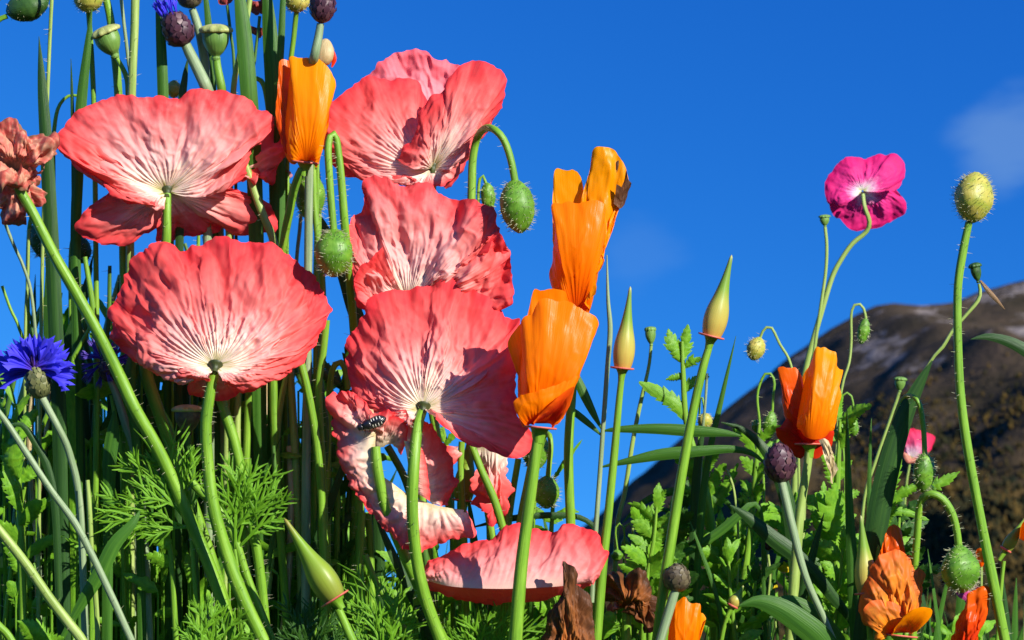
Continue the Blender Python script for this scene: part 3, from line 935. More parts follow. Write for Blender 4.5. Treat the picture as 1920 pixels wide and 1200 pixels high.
loft("petal", t, [(690, 820, d + 4), (705, 838, d), (720, 838, d)], [(622, 770, d - 10), (622, 748, d), (640, 738, d + 6), (663, 735, d), (684, 750, d - 16), (700, 770, d - 20), (740, 776, d - 10), (770, 790, d)], "pale_petal", ctrl=(0, -4, -20), n=100, m=50, seed=62, crum=8, csize=26, frill=7)
loft("petal", t, [(715, 836, d), (735, 832, d)], [(690, 790, d - 26), (712, 782, d - 26), (745, 782, d - 22), (762, 800, d - 16), (758, 830, d - 10), (748, 850, d)], "pale_petal", ctrl=(6, 0, -10), n=70, m=40, seed=63, crum=3, frill=2, jag=2)
loft("petal", t, [(750, 836, d + 12), (768, 850, d + 4), (782, 890, d), (790, 930, d + 4), (805, 945, d + 4)], [(770, 770, d + 24), (806, 790, d + 10), (827, 833, d), (847, 867, d + 6), (851, 897, d + 10), (847, 933, d + 6), (840, 948, d)], "coral_petal", ctrl=(6, 0, -24), n=110, m=50, seed=64, crum=5, csize=34, vmin=.12)
loft("petal", t, [(757, 826, d - 30), (762, 850, d - 34), (768, 890, d - 30), (775, 920, d - 20)], [(777, 830, d - 34), (796, 848, d - 40), (803, 890, d - 30), (806, 940, d - 18)], "pale_petal", ctrl=(0, 0, -14), n=70, m=30, seed=65, crum=2, frill=1, jag=1)

# 7: shallow cup at the bottom
d = 10
t = flower("pink_poppy", "shallow coral poppy cup seen side on, behind the smooth orange flower stem", "poppy", [(965, 1122, d + 60), (968, 1160, d + 70), (972, 1200, d + 70)], 8, hair=0, seed=7)
fold_line = [(797, 1088, d - 40), (850, 1100, d - 84), (940, 1104, d - 96), (1040, 1100, d - 84), (1108, 1092, d - 40)]
loft("petal", t, fold_line, [(795, 1086), (797, 1074), (811, 1056), (847, 1028), (893, 1014), (915, 1004), (960, 988), (993, 990), (1037, 992), (1070, 983), (1093, 987), (1120, 1006), (1136, 1032), (1138, 1056), (1126, 1078), (1112, 1094)], "shell_petal", (d - 40, d - 20, d - 40), ctrl=(0, 6, -34), n=190, m=80, seed=71, pleats=26, pleat=1.2, crum=3.6, csize=38, bow=.5)
loft("petal", t, fold_line, [(793, 1090), (800, 1100), (820, 1111), (853, 1121), (893, 1129), (943, 1129), (993, 1126), (1043, 1121), (1085, 1110), (1110, 1096)], "shaded_red_petal", (d - 30, d + 40, d - 30), ctrl=(0, 12, -8), n=120, m=40, seed=72, crum=2.5, pleat=1)
loft("petal", t, [(965, 1120, d + 60)], [(820, 1100), (853, 1119), (893, 1127), (943, 1127), (993, 1124), (1043, 1119), (1085, 1104)], "shaded_red_petal", (d - 10, d + 36, d - 10), ctrl=(0, 4, 0), n=90, m=30, seed=73, crum=2, pleat=1)

# 8: withered flower at the left edge
d = 0
t = flower("pink_poppy", "withered shrivelled poppy with browned petals on a long leaning stem", "poppy", [(31, 325, d - 26), (34, 350, d - 28), (60, 397, d - 24), (100, 475, d - 20), (140, 545, d - 16), (187, 630, d - 10), (227, 712, d), (253, 767, d), (300, 850, d + 10), (350, 960, d + 20), (400, 1080, d + 20), (440, 1200, d + 20)], [9, 9.5, 10, 10.5, 11, 11, 12, 12, 12, 12, 12, 12], hair=120, seed=8)
b = [(15, 318, d), (45, 318, d)]
loft("petal", t, b, [(-60, 300), (-40, 250), (3, 231), (33, 233), (60, 248), (82, 262), (104, 268), (113, 284), (103, 313), (86, 322)], "wilted_petal", (d, d - 20, d + 10), ctrl=(0, 0, -50), n=120, m=70, seed=81, crum=14, csize=26, frill=8)
loft("petal", t, b, [(-50, 310), (-40, 360), (3, 345), (40, 350), (80, 330), (90, 318)], "wilted_petal", (d - 10, d - 30, d), ctrl=(0, 0, -20), n=90, m=50, seed=82, crum=12, csize=22)
loft("petal", t, b, [(-40, 360), (-10, 400), (8, 410), (30, 423), (53, 407), (62, 397), (80, 383), (82, 357), (86, 330)], "wilted_petal", (d + 20, d + 10, d + 20), ctrl=(0, 0, -34), n=100, m=60, seed=83, crum=12, csize=24, frill=8)

# 9: petals hanging behind the centre
d = 170
t = flower("pink_poppy", "faded poppy with a narrow hanging petal, behind the ribbed bowl poppy", "poppy", [(905, 835, d), (905, 880, d + 20), (915, 960, d + 20), (935, 1080, d + 20), (940, 1200, d + 20)], 7, hair=0, seed=9)
loft("petal", t, [(893, 835, d), (930, 832, d - 20), (957, 838, d)], [(896, 917, d), (908, 950, d - 10), (920, 986, d - 14), (938, 978, d - 14), (948, 957, d - 10), (947, 917, d)], "coral_petal", ctrl=(0, 0, -24), n=80, m=60, seed=91, crum=7, csize=26, pleats=12)
loft("petal", t, [(870, 838, d + 10)], [(836, 836, d + 20), (833, 852, d + 10), (846, 869, d + 10), (855, 860, d + 20)], "coral_petal", n=40, m=30, seed=92, crum=3, vmin=.3)

# magenta poppy against the sky
d = 900
t = flower("magenta_poppy", "magenta poppy with a white centre on a thin curved stem against the sky", "poppy", [(1618, 364, d - 6), (1621, 388, d - 14), (1630, 415, d - 8), (1624, 435, d), (1598, 457, d), (1577, 487, d), (1560, 520, d), (1544, 572, d), (1528, 627, d), (1513, 682, d), (1500, 760, d), (1490, 900, d), (1486, 1100, d)], [3.6, 4, 4.4, 4.4, 4.5, 4.6, 5, 5, 5.5, 5.5, 6, 6, 6], hair=0, seed=10, mat="pale_stem")
b = [(1617, 358, d)]
loft("petal", t, b, [(1570, 390), (1552, 378), (1545, 358), (1547, 341), (1555, 323), (1566, 310), (1588, 299), (1601, 296), (1623, 299), (1631, 293), (1649, 288), (1664, 291), (1677, 288), (1689, 295), (1697, 308), (1698, 323), (1693, 341), (1680, 354)], "magenta_petal", (d, d + 22, d + 10), ctrl=(0, 8, -24), n=120, m=70, seed=101, crum=2, csize=22, frill=2, jag=2, pleats=30, pleat=1.2)
loft("petal", t, b, [(1547, 366), (1552, 380), (1563, 403), (1575, 411), (1588, 425), (1606, 431), (1631, 427), (1658, 422), (1682, 411), (1695, 402), (1699, 391), (1697, 378), (1688, 365), (1678, 353), (1662, 344), (1650, 345)], "magenta_petal", (d + 20, d + 75, d + 20), ctrl=(0, -2, 10), n=120, m=60, seed=102, crum=2, csize=22, frill=2, jag=2, pleats=30, pleat=1.0)

# small far pink poppy
d = 1500
t = flower("magenta_poppy", "small pink and white poppy far behind the dark broad blade", "poppy", [(1708, 856, d), (1704, 880, d), (1700, 905, d), (1694, 980, d), (1690, 1060, d)], 2.2, hair=0, seed=11, mat="pale_stem")
loft("petal", t, [(1708, 856, d)], [(1688, 848), (1686, 828), (1690, 812), (1704, 808), (1720, 806), (1736, 810), (1748, 820), (1747, 838), (1738, 852)], "blush_petal", (d + 10, d, d + 10), ctrl=(0, 6, -14), n=70, m=30, seed=111, crum=1.5, csize=14, frill=1.5, jag=7, pleat=.8)
loft("petal", t, [(1710, 856, d)], [(1690, 846), (1700, 866), (1712, 868), (1730, 862), (1745, 845)], "wilted_petal", (d - 4, d - 8, d - 4), ctrl=(0, 0, -4), n=40, m=20, seed=112, crum=1, frill=1, jag=1, pleat=.5)

# ------------------------------------------------------------------ the orange cup flowers
def torus(t, c, axis, R, mat="torus_red", h=5, cone=26, r0=7, stemmat="stem"):
    lathe("rim_disc", t, c, axis, [(-h * .6, R * .5), (-h * .4, R * .94), (0, R), (h * .3, R * .93), (h * .2, R * .45)], mat, 26, ridges=9, ridge=.025, m=18)
    lathe("receptacle", t, np.array(c, float) - frame_of(axis)[0] * cone, axis, [(0, r0), (cone * .5, r0 * 1.25), (cone * .85, R * .5), (cone + 1, R * .6)], stemmat, 18, m=14)

OC = dict(crum=1.5, csize=60, frill=2.6, jag=3.0, pleat=.8, pleats=24, crease=.32)
# top left
d = 120
t = flower("orange_poppy", "closed amber orange cup flower behind the folded coral poppy", "poppy", [(567, 318, d), (560, 330, d), (550, 360, d + 10), (543, 397, d + 20), (533, 450, d + 40), (520, 560, d + 80), (512, 700, d + 90), (520, 900, d + 90), (540, 1200, d + 90)], [9, 8, 8, 8, 8, 8, 8, 8, 8], hair=0, seed=21)
torus(t, (572, 304, d), (.1, -1, 0), 27)
b = [(560, 301, d), (588, 301, d)]
loft("petal", t, b, [(545, 280), (523, 240), (519, 200), (523, 150), (525, 114), (540, 114), (560, 118)], "red_orange_petal", (d + 20, d + 20, d + 30), ctrl=(-14, 20, 0), seed=211, n=90, m=50, **OC)
loft("petal", t, b, [(530, 270), (533, 200), (538, 150), (542, 110), (560, 106), (580, 108), (594, 106), (613, 127), (627, 154), (624, 190), (614, 240), (600, 285)], "amber_petal", (d + 10, d + 4, d + 10), ctrl=(0, 40, -50), rnd=40, seed=212, n=120, m=70, **OC)
loft("petal", t, b, [(600, 290), (612, 240), (618, 180), (612, 130), (580, 112), (550, 115), (530, 160)], "orange_petal", (d + 60, d + 100, d + 60), ctrl=(0, 30, 40), seed=213, n=90, m=50, **OC)
# tall one, centre
d = 60
t = flower("orange_poppy", "tall orange flower with a curled upright petal above the other orange cup", "poppy", [(1080, 600, d), (1078, 640, d + 10), (1072, 740, d + 20), (1066, 850, d + 20), (1070, 980, d + 20), (1074, 1080, d + 20), (1080, 1200, d + 20)], [9, 8.5, 8.5, 9, 9, 9, 9], hair=0, seed=22)
torus(t, (1080, 592, d), (.05, -1, 0), 26)
b = [(1068, 588, d), (1094, 588, d)]
loft("petal", t, b, [(1036, 450), (1037, 380), (1040, 319), (1058, 320), (1077, 318), (1090, 337), (1100, 400), (1100, 450)], "amber_petal", (d + 34, d + 40, d + 40), ctrl=(0, 20, 10), seed=221, n=90, m=60, **OC)
loft("petal", t, b, [(1078, 420), (1090, 373), (1098, 345), (1107, 320), (1115, 281), (1130, 278), (1147, 280), (1162, 297), (1172, 316), (1177, 341), (1168, 363), (1158, 385), (1140, 415), (1132, 450), (1127, 490), (1112, 550)], "amber_petal", (d + 30, d + 30, d - 10), ctrl=(8, 10, -10), rnd=-20, seed=222, n=130, m=80, crum=4, csize=44, frill=3, jag=3, pleat=.6, pleats=20)
loft("petal", t, b, [(1058, 580), (1036, 540), (1034, 480), (1036, 430), (1033, 386), (1052, 381), (1070, 377), (1080, 381), (1107, 377), (1131, 384), (1136, 410), (1128, 480), (1119, 535), (1102, 576)], "orange_petal", (d, d - 10, d), ctrl=(0, 20, -50), rnd=44, seed=223, n=130, m=80, **OC)
loft("petal", t, b, [(1150, 310), (1166, 300), (1178, 341), (1168, 356), (1155, 345)], "brown_petal", (d + 22, d + 20, d + 10), ctrl=(20, 10, 4), n=30, m=30, seed=224, crum=2, vmin=.86)
# front one, centre
d = -170
t = flower("orange_poppy", "plump orange cup wrapped by spiral petals, in front of the ribbed coral bowl", "poppy", [(1009, 822, d), (1006, 840, d), (997, 910, d), (989, 970, d), (977, 1067, d), (966, 1200, d)], [10, 10, 10.5, 11, 12, 13], hair=0, seed=23)
torus(t, (1012, 801, d), (.1, -1, 0), 33, cone=30, r0=10)
b = [(992, 794, d), (1034, 794, d)]
loft("petal", t, b, [(975, 690), (957, 660), (953, 645), (960, 625), (978, 605), (990, 620), (1000, 660)], "amber_petal", (d + 34, d + 30, d + 30), ctrl=(0, 10, 0), seed=231, n=90, m=60, **OC)
loft("petal", t, b, [(975, 700), (980, 640), (990, 590), (1000, 544), (1016, 544), (1033, 540), (1057, 547), (1066, 562), (1080, 590), (1080, 650)], "orange_petal", (d + 70, d + 70, d + 70), ctrl=(0, 20, 30), seed=232, n=90, m=60, **OC)
loft("petal", t, b, [(965, 762), (968, 725), (977, 677), (980, 604), (998, 588), (1018, 560), (1045, 565), (1063, 563), (1092, 582), (1120, 600), (1110, 632), (1100, 660), (1080, 720), (1070, 745)], "orange_petal", (d + 14, d + 4, d + 14), ctrl=(0, 40, -60), rnd=44, seed=233, n=150, m=90, **OC)
loft("petal", t, b, [(988, 790), (964, 770), (961, 755), (972, 742), (1000, 735), (1040, 722), (1082, 705), (1078, 727), (1062, 767), (1038, 790)], "orange_petal", (d - 26, d - 34, d - 6), ctrl=(0, 20, -30), rnd=22, seed=234, n=120, m=60, **OC)
loft("petal", t, b, [(1000, 792), (1014, 775), (1040, 750), (1072, 725), (1076, 732), (1060, 770), (1036, 792)], "red_orange_petal", (d - 34, d - 50, d - 12), ctrl=(6, 6, -16), seed=235, n=90, m=50, **OC)
# right one
d = 40
t = flower("orange_poppy", "glossy orange flower with drooping dark red petals, in front of the mountain", "poppy", [(1517, 846, d), (1513, 880, d), (1505, 925, d), (1499, 970, d), (1490, 1080, d), (1482, 1200, d)], [8, 8, 8.5, 9, 10, 10.5], hair=0, seed=24, mat="pale_stem")
torus(t, (1518, 832, d), (0, -1, 0), 28)
b = [(1504, 828, d), (1532, 828, d)]
loft("petal", t, b, [(1480, 800), (1468, 750), (1458, 693), (1475, 690), (1493, 691), (1506, 720), (1512, 760)], "red_orange_petal", (d + 20, d + 10, d + 20), ctrl=(-4, 10, -10), seed=241, n=90, m=60, **OC)
loft("petal", t, [(1500, 806, d - 20), (1510, 819, d - 34), (1528, 824, d - 40), (1546, 820, d - 34), (1557, 808, d - 20)], [(1498, 796), (1496, 760), (1508, 715), (1526, 656), (1542, 651), (1556, 656), (1570, 660), (1571, 688), (1583, 696), (1577, 716), (1572, 752), (1567, 785), (1560, 800)], "amber_petal", (d, d - 6, d), ctrl=(0, 6, -36), rnd=30, seed=242, n=130, m=80, **OC)
loft("petal", t, b, [(1488, 820), (1490, 770), (1500, 720), (1520, 690), (1560, 700), (1568, 760)], "orange_petal", (d + 60, d + 60, d + 60), ctrl=(0, 10, 20), seed=243, n=70, m=50, **OC)
loft("petal", t, b, [(1478, 785), (1462, 796), (1452, 804), (1459, 822), (1476, 848), (1500, 862), (1516, 852)], "deep_red_petal", (d + 6, d + 20, d + 6), ctrl=(0, -6, -20), seed=244, n=80, m=50, **OC)
loft("petal", t, b, [(1515, 850), (1528, 858), (1545, 851), (1558, 838), (1568, 812), (1562, 798)], "deep_red_petal", (d + 6, d + 20, d + 6), ctrl=(0, -6, -20), seed=245, n=80, m=50, **OC)
loft("withered_petal", t, [(1535, 826, d - 40), (1545, 822, d - 44), (1553, 826, d - 40)], [(1558, 905, d - 44), (1562, 908, d - 46), (1566, 880, d - 44)], "brown_petal", ctrl=(6, -6, -12), n=30, m=40, seed=246, crum=3, csize=12).data.materials[0] = M["straw"]
# withered orange, lower right
d = -60
t = flower("orange_poppy", "withering orange flower with a crinkled brown-veined petal, beside a pale bud", "poppy", [(1690, 1200, d), (1694, 1220, d), (1696, 1260, d)], 9, hair=0, seed=25)
torus(t, (1688, 1192, d), (.1, -1, 0), 34)
b = [(1668, 1188, d), (1706, 1186, d)]
loft("petal", t, b, [(1630, 1110), (1648, 1050), (1660, 1005), (1668, 988), (1684, 986), (1692, 1000), (1697, 1028), (1710, 1080)], "red_orange_petal", (d + 30, d + 30, d + 30), ctrl=(0, 10, 10), seed=251, n=90, m=60, crum=4, csize=30, frill=3, jag=3, pleat=.6)
loft("petal", t, b, [(1640, 1180), (1621, 1150), (1625, 1104), (1634, 1078), (1655, 1050), (1676, 1032), (1700, 1035), (1718, 1050), (1727, 1093), (1732, 1128), (1725, 1150)], "faded_orange_petal", (d, d + 4, d), ctrl=(0, 24, -60), rnd=24, seed=252, n=130, m=80, crum=5, csize=26, frill=2, jag=2, pleat=1.5, pleats=30)
loft("petal", t, b, [(1644, 1184), (1622, 1168), (1620, 1146), (1634, 1128), (1660, 1124), (1690, 1136), (1716, 1156), (1712, 1176)], "faded_orange_petal", (d - 14, d - 30, d - 14), ctrl=(0, 14, -36), seed=253, n=90, m=50, crum=2.5, csize=34, frill=2, jag=2, pleat=1)
loft("petal", t, b, [(1676, 1185), (1684, 1166), (1706, 1146), (1730, 1138), (1748, 1146), (1737, 1166), (1710, 1182)], "amber_petal", (d - 40, d - 60, d - 20), ctrl=(0, 8, -30), seed=254, n=90, m=50, **OC)
# bottom one
d = -40
t = flower("orange_poppy", "small bright orange cup rising behind the scaly brown knapweed bud", "poppy", [(1278, 1290, d), (1278, 1310, d), (1279, 1350, d)], 8, hair=0, seed=26)
torus(t, (1278, 1262, d), (0, -1, 0), 26)
b = [(1266, 1258, d), (1292, 1258, d)]
loft("petal", t, b, [(1252, 1220), (1257, 1160), (1264, 1133), (1284, 1120), (1293, 1130), (1312, 1132), (1313, 1150), (1310, 1200), (1304, 1230)], "orange_petal", (d + 10, d, d + 10), ctrl=(0, 20, -40), rnd=24, seed=261, n=100, m=60, **OC)
loft("petal", t, b, [(1300, 1230), (1306, 1180), (1312, 1150), (1324, 1159), (1318, 1176), (1310, 1210)], "amber_petal", (d + 30, d + 20, d + 10), ctrl=(4, 10, 0), seed=262, n=60, m=40, **OC)
loft("petal", t, b, [(1256, 1215), (1262, 1150), (1290, 1135), (1308, 1160)], "amber_petal", (d + 50, d + 50, d + 50), ctrl=(0, 10, 30), seed=263, n=60, m=40, **OC)
# brown spent bud, bottom centre
d = -150
t = flower("orange_poppy", "spent flower twisted into a brown pointed cone with an orange base", "poppy", [(1062, 1290, d), (1062, 1310, d), (1064, 1350, d)], 10, hair=0, seed=27)
torus(t, (1062, 1262, d), (0, -1, 0), 32)
b = [(1040, 1258, d), (1082, 1258, d)]
for k, (rim, tl, cc) in enumerate([([(1010, 1220), (1012, 1195), (1027, 1160), (1043, 1127), (1056, 1095), (1053, 1051), (1066, 1060), (1082, 1083), (1098, 1117), (1106, 1160), (1110, 1210)], (d + 16, d - 4, d + 16), (0, 10, -40)), ([(1020, 1225), (1034, 1160), (1054, 1100), (1056, 1053), (1070, 1070), (1090, 1130), (1100, 1200)], (d + 44, d + 24, d + 44), (0, 10, 30))]):
    loft("petal", t, b, rim, "brown_petal", tl, ctrl=cc, rnd=14, n=90, m=80, seed=271 + k, crum=6, csize=22, pleat=3, pleats=16, jag=4)
# brown withered flower
d = 60
t = flower("orange_poppy", "withered brown flower hanging crumpled over its stem, right of the shallow coral cup", "poppy", [(1176, 1140, d), (1175, 1165, d), (1175, 1200, d)], 9, hair=0, seed=28)
b = [(1168, 1138, d), (1186, 1134, d)]
loft("petal", t, b, [(1150, 1122), (1143, 1086), (1158, 1074), (1174, 1071), (1196, 1080), (1214, 1104), (1218, 1130)], "brown_petal", (d, d - 10, d), ctrl=(0, 10, -36), n=90, m=60, seed=281, crum=10, csize=18, jag=5, pleat=3)
loft("petal", t, [(1180, 1100, d - 10), (1200, 1095, d - 12)], [(1187, 1143), (1192, 1165), (1206, 1190), (1222, 1178), (1229, 1160), (1227, 1132), (1214, 1106)], "brown_petal", (d - 10, d - 20, d - 10), ctrl=(4, 0, -24), n=90, m=60, seed=282, crum=8, csize=18, jag=5, pleat=3)
loft("petal", t, b, [(1152, 1120), (1142, 1128), (1140, 1150), (1160, 1140), (1172, 1136)], "wilted_petal", (d + 6, d, d + 4), n=40, m=30, seed=283, crum=4, csize=16)
# rolled red one
d = -60
t = flower("orange_poppy", "red orange petals rolled into a tube, at the foot of the hairy nodding bud", "poppy", [(1800, 1290, d), (1800, 1310, d), (1800, 1350, d)], 9, hair=0, seed=29)
torus(t, (1800, 1262, d), (0, -1, 0), 28)
b = [(1788, 1258, d), (1816, 1258, d)]
loft("petal", t, b, [(1782, 1215), (1786, 1195), (1806, 1154), (1818, 1125), (1830, 1110), (1848, 1102), (1854, 1118), (1850, 1134), (1836, 1160), (1828, 1200), (1826, 1225)], "red_orange_petal", (d + 10, d, d + 10), ctrl=(0, 10, -36), rnd=20, n=90, m=70, seed=291, crum=4, csize=26, jag=3)
loft("petal", t, b, [(1790, 1220), (1808, 1160), (1830, 1115), (1845, 1120), (1832, 1160), (1822, 1220)], "faded_orange_petal", (d + 40, d + 30, d + 40), ctrl=(0, 10, 20), n=60, m=50, seed=292, crum=3)

# ------------------------------------------------------------------ cap buds of the orange flowers
def cap_bud(label, tip, base, R, stem_pts, d, rad=8, mat="cap_bud", seed=0, smat="stem", rimR=None, drift=None):
    t = flower("cap_bud", label, "flower bud", stem_pts, rad, smat, 0, seed, drift=drift)
    tip, base = np.array(tip, float), np.array(base, float)
    ax = tip - base
    L = np.linalg.norm(ax)
    lathe("cap", t, base, ax, [(-2, R * .72), (L * .06, R * .88), (L * .18, R), (L * .32, R * .93), (L * .5, R * .62), (L * .68, R * .38), (L * .85, R * .22), (L * .97, R * .13), (L, .4)], mat, 20, ridges=10, ridge=.015, seed=seed)
    r0 = rad[0] if not np.isscalar(rad) else rad
    torus(t, tuple(base), tuple(ax), rimR or R * 1.12, cone=24, r0=r0, stemmat=smat)
    return t

cap_bud("yellow green pointed bud capsule with a red collar, shorter of the pair against the sky", (1182, 537, -20), (1167, 690, -20), 20, [(1165, 712, -20), (1160, 760, -20), (1152, 850, -20), (1141, 960, -20), (1130, 1060, -20), (1118, 1200, -20)], -20, [6, 6.5, 7.5, 8, 9, 10], seed=31)
cap_bud("yellowish pointed bud capsule with a red collar on the taller leaning stem", (1372, 478, -60), (1334, 630, -60), 22.5, [(1329, 652, -60), (1318, 690, -60), (1300, 770, -60), (1278, 890, -60), (1262, 990, -60), (1245, 1100, -60), (1232, 1200, -60)], -60, [7, 8, 8.5, 9.5, 10, 10, 10], seed=32)
cap_bud("green club shaped bud with a dull red collar, leaning left over dark foliage", (533, 972, -120), (628, 1122, -120), 27, [(634, 1142, -120), (645, 1166, -120), (660, 1200, -120)], -120, [8, 8, 9], mat="green_cap_bud", seed=33)
cap_bud("pale yellow green pointed bud partly behind the withering orange flower", (1614, 966, -40), (1626, 1112, -40), 21, [(1628, 1136, -40), (1631, 1170, -40), (1634, 1210, -40)], -40, 7, mat="cap_bud", seed=34)
cap_bud("green pod standing upright behind the spent folding poppy", (884, 800, 240), (868, 938, 240), 20, [(867, 962, 240), (868, 990, 240), (874, 1200, 240)], 240, 8, mat="green_cap_bud", seed=35, rimR=21)
cap_bud("dim slender bud with a thin collar leaning right beside the mountain wood", (1924, 968, 60), (1886, 1030, 60), 12, [(1882, 1052, 60), (1878, 1090, 60), (1870, 1200, 60)], 60, 4, mat="green_cap_bud", seed=36, rimR=12)
cap_bud("pale yellow bud leaning among the bright toothed leaves by the knapweed bud", (1394, 1098, 90), (1374, 1136, 90), 13, [(1366, 1152, 90), (1358, 1175, 90), (1350, 1215, 90)], 90, 4, seed=37, rimR=12)

# ------------------------------------------------------------------ hairy poppy buds and seed capsules
def poppy_bud(label, stem_pts, top, axis, L, R, rad=6, hair=60, nh=170, mat="bud_green", smat="stem", seed=0, hl=9, group=None, ground=True, sharp=.5, drift=None):
    g = grounded(stem_pts, drift) if ground else stem_pts
    t = thing("poppy_bud", label, "flower bud", g[-1], group)
    stem(t, stem_pts, rad, smat, hair, seed=seed, ground=ground, drift=drift)
    bud(t, top, axis, L, R, mat, nh, hl, seed, sharp=sharp)
    return t

d = 60
poppy_bud("hairy green bud nodding from a hooked stem beside the topmost coral poppy", [(966, 342, d), (958, 300, d), (946, 265, d), (930, 245, d), (912, 240, d + 40), (896, 256, d + 100), (887, 295, d + 110), (885, 340, d + 110), (884, 420, d + 110), (890, 560, d + 120), (920, 760, d + 120), (948, 960, d + 120), (955, 1200, d + 120)], (964, 336, d), (.12, 1, 0), 102, 33, [7, 7, 7, 7, 7, 7, 7.5, 8, 8, 8, 8, 8, 8], 130, 260, seed=41)
d = 40
poppy_bud("plump hairy green bud hanging between two coral poppies on a bent stem", [(626, 436, d), (621, 380, d), (617, 320, d), (615, 280, d), (620, 254, d + 6), (629, 254, d + 14), (635, 290, d + 16), (641, 350, d + 16), (647, 430, d + 20), (655, 520, d + 60), (662, 600, d + 120), (668, 700, d + 160), (672, 900, d + 160), (676, 1200, d + 160)], (627, 428, d), (-.02, 1, 0), 92, 36, [7, 7, 7, 7, 6.5, 6.5, 7, 7.5, 8, 8, 8, 8, 8, 8], 160, 280, seed=42)
d = 300
poppy_bud("small green bud on a thin hooked stem between the coral poppies and nodding bud", [(913, 350, d), (909, 338, d), (905, 328, d), (900, 334, d), (897, 360, d), (898, 420, d), (905, 600, d), (915, 1000, d)], (913, 342, d), (.08, 1, 0), 52, 14, 3, 20, 90, seed=43, hl=7)
d = 260
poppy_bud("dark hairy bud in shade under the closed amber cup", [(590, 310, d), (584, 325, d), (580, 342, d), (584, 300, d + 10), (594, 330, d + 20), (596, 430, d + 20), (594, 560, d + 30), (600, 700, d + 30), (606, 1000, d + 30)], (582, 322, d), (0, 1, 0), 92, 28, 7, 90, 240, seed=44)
d = -70
poppy_bud("upright hairy bud opening pale at the tip, tallest stem on the mountain side", [(1817, 416, d), (1806, 470, d), (1796, 540, d), (1796, 640, d), (1801, 740, d), (1814, 840, d), (1838, 970, d), (1860, 1080, d), (1884, 1200, d)], (1822, 418, d), (.09, -1, 0), 96, 37, [7, 8, 8, 8, 8.5, 9, 9, 10, 10], 130, 320, mat="bud_yellow", seed=45)
d = -90
poppy_bud("plump hairy bud nodding low on a hooked bristly stem beside the rolled red flower", [(1798, 1026, d), (1793, 990, d), (1784, 960, d), (1768, 936, d), (1748, 926, d), (1732, 932, d + 10), (1724, 950, d + 20), (1720, 1000, d + 30), (1716, 1060, d + 40), (1712, 1200, d + 60)], (1796, 1020, d), (.1, 1, 0), 92, 37, [7, 7, 7.5, 7.5, 7.5, 7.5, 7, 7, 7, 7], 130, 280, mat="bud_green", seed=46, sharp=.55)
d = -20
poppy_bud("green textured bud hanging straight from an arched bristly stem above the hooked one", [(1734, 856, d), (1732, 810, d), (1726, 765, d), (1718, 748, d), (1704, 742, d + 30), (1690, 752, d + 40), (1676, 790, d + 40), (1660, 860, d + 40), (1648, 960, d + 40), (1642, 1200, d + 40)], (1734, 848, d), (-.04, 1, 0), 76, 21, [5, 5, 5, 4.5, 4.5, 4.5, 4.5, 5, 5, 5], 90, 160, mat="bud_green", seed=47)
d = 130
poppy_bud("round hairy bud hanging in the gap behind the plump orange cup stem", [(1027, 900, d), (1030, 870, d), (1033, 840, d), (1030, 815, d + 10), (1020, 820, d + 40), (1008, 870, d + 60), (1000, 960, d + 70), (990, 1200, d + 70)], (1025, 892, d), (0, 1, 0), 62, 24, 5, 50, 180, seed=48)
poppy_bud("hairy bud half hidden behind the collar of the plump orange cup", [(1004, 880, 220), (1000, 900, 220), (996, 960, 220), (990, 1200, 220)], (1003, 882, 220), (.02, -1, 0), 76, 26, 6, 20, 170, seed=49)
d = 500
poppy_bud("small yellowish bud nodding from a thin hook over the ridge", [(1424, 642, d), (1428, 625, d), (1438, 613, d), (1448, 616, d), (1462, 645, d), (1482, 682, d), (1494, 760, d), (1500, 1000, d)], (1425, 632, d), (-.35, 1, 0), 46, 17, 2.6, 20, 110, mat="bud_yellow", smat="pale_stem", seed=50, hl=6)
d = 620
poppy_bud("slim green bud nodding from a thin hook in front of the cliffs", [(1624, 600, d), (1620, 580, d), (1612, 570, d), (1602, 572, d), (1596, 590, d), (1596, 640, d), (1592, 680, d), (1580, 720, d), (1570, 800, d), (1565, 1000, d)], (1624, 596, d), (-.2, 1, 0), 50, 11, 2.6, 14, 80, smat="pale_stem", seed=51, hl=6)
d = 350
poppy_bud("bright green caterpillar shaped bud hanging beside the drooping red petals", [(1448, 775, d), (1450, 740, d), (1452, 715, d), (1444, 700, d), (1432, 704, d), (1420, 740, d), (1424, 790, d), (1430, 860, d), (1434, 1000, d)], (1447, 770, d), (-.14, 1, 0), 56, 13, 2.6, 40, 120, seed=52, hl=6)
poppy_bud("tiny green bud below the long leaves, next to the caterpillar shaped bud", [(1421, 812, 380), (1424, 825, 380), (1430, 860, 380), (1432, 1000, 380)], (1420, 812, 380), (-.15, -1, 0), 26, 8, 2.2, 0, 40, seed=53, hl=5)
d = 420
poppy_bud("round yellow green bud hanging by the long horizontal grass leaf", [(1322, 778, d), (1318, 750, d), (1314, 742, d), (1312, 760, d + 10), (1310, 830, d + 20), (1306, 1000, d + 20)], (1322, 774, d), (0, 1, 0), 30, 14, 2, 0, 70, mat="bud_yellow", seed=54, hl=5)
d = 700
poppy_bud("small green bud dangling right of the glossy orange flower", [(1601, 786, d), (1600, 760, d), (1596, 742, d), (1588, 736, d), (1580, 742, d), (1576, 780, d), (1572, 1000, d)], (1601, 784, d), (0, 1, 0), 34, 9, 2, 0, 40, seed=55, hl=5)
poppy_bud("pale green bud upright right of the glossy orange flower", [(1580, 822, 600), (1581, 840, 600), (1584, 900, 600), (1588, 1100, 600)], (1580, 824, 600), (0, -1, 0), 34, 10, 2.2, 0, 50, seed=56, hl=5)
d = 320
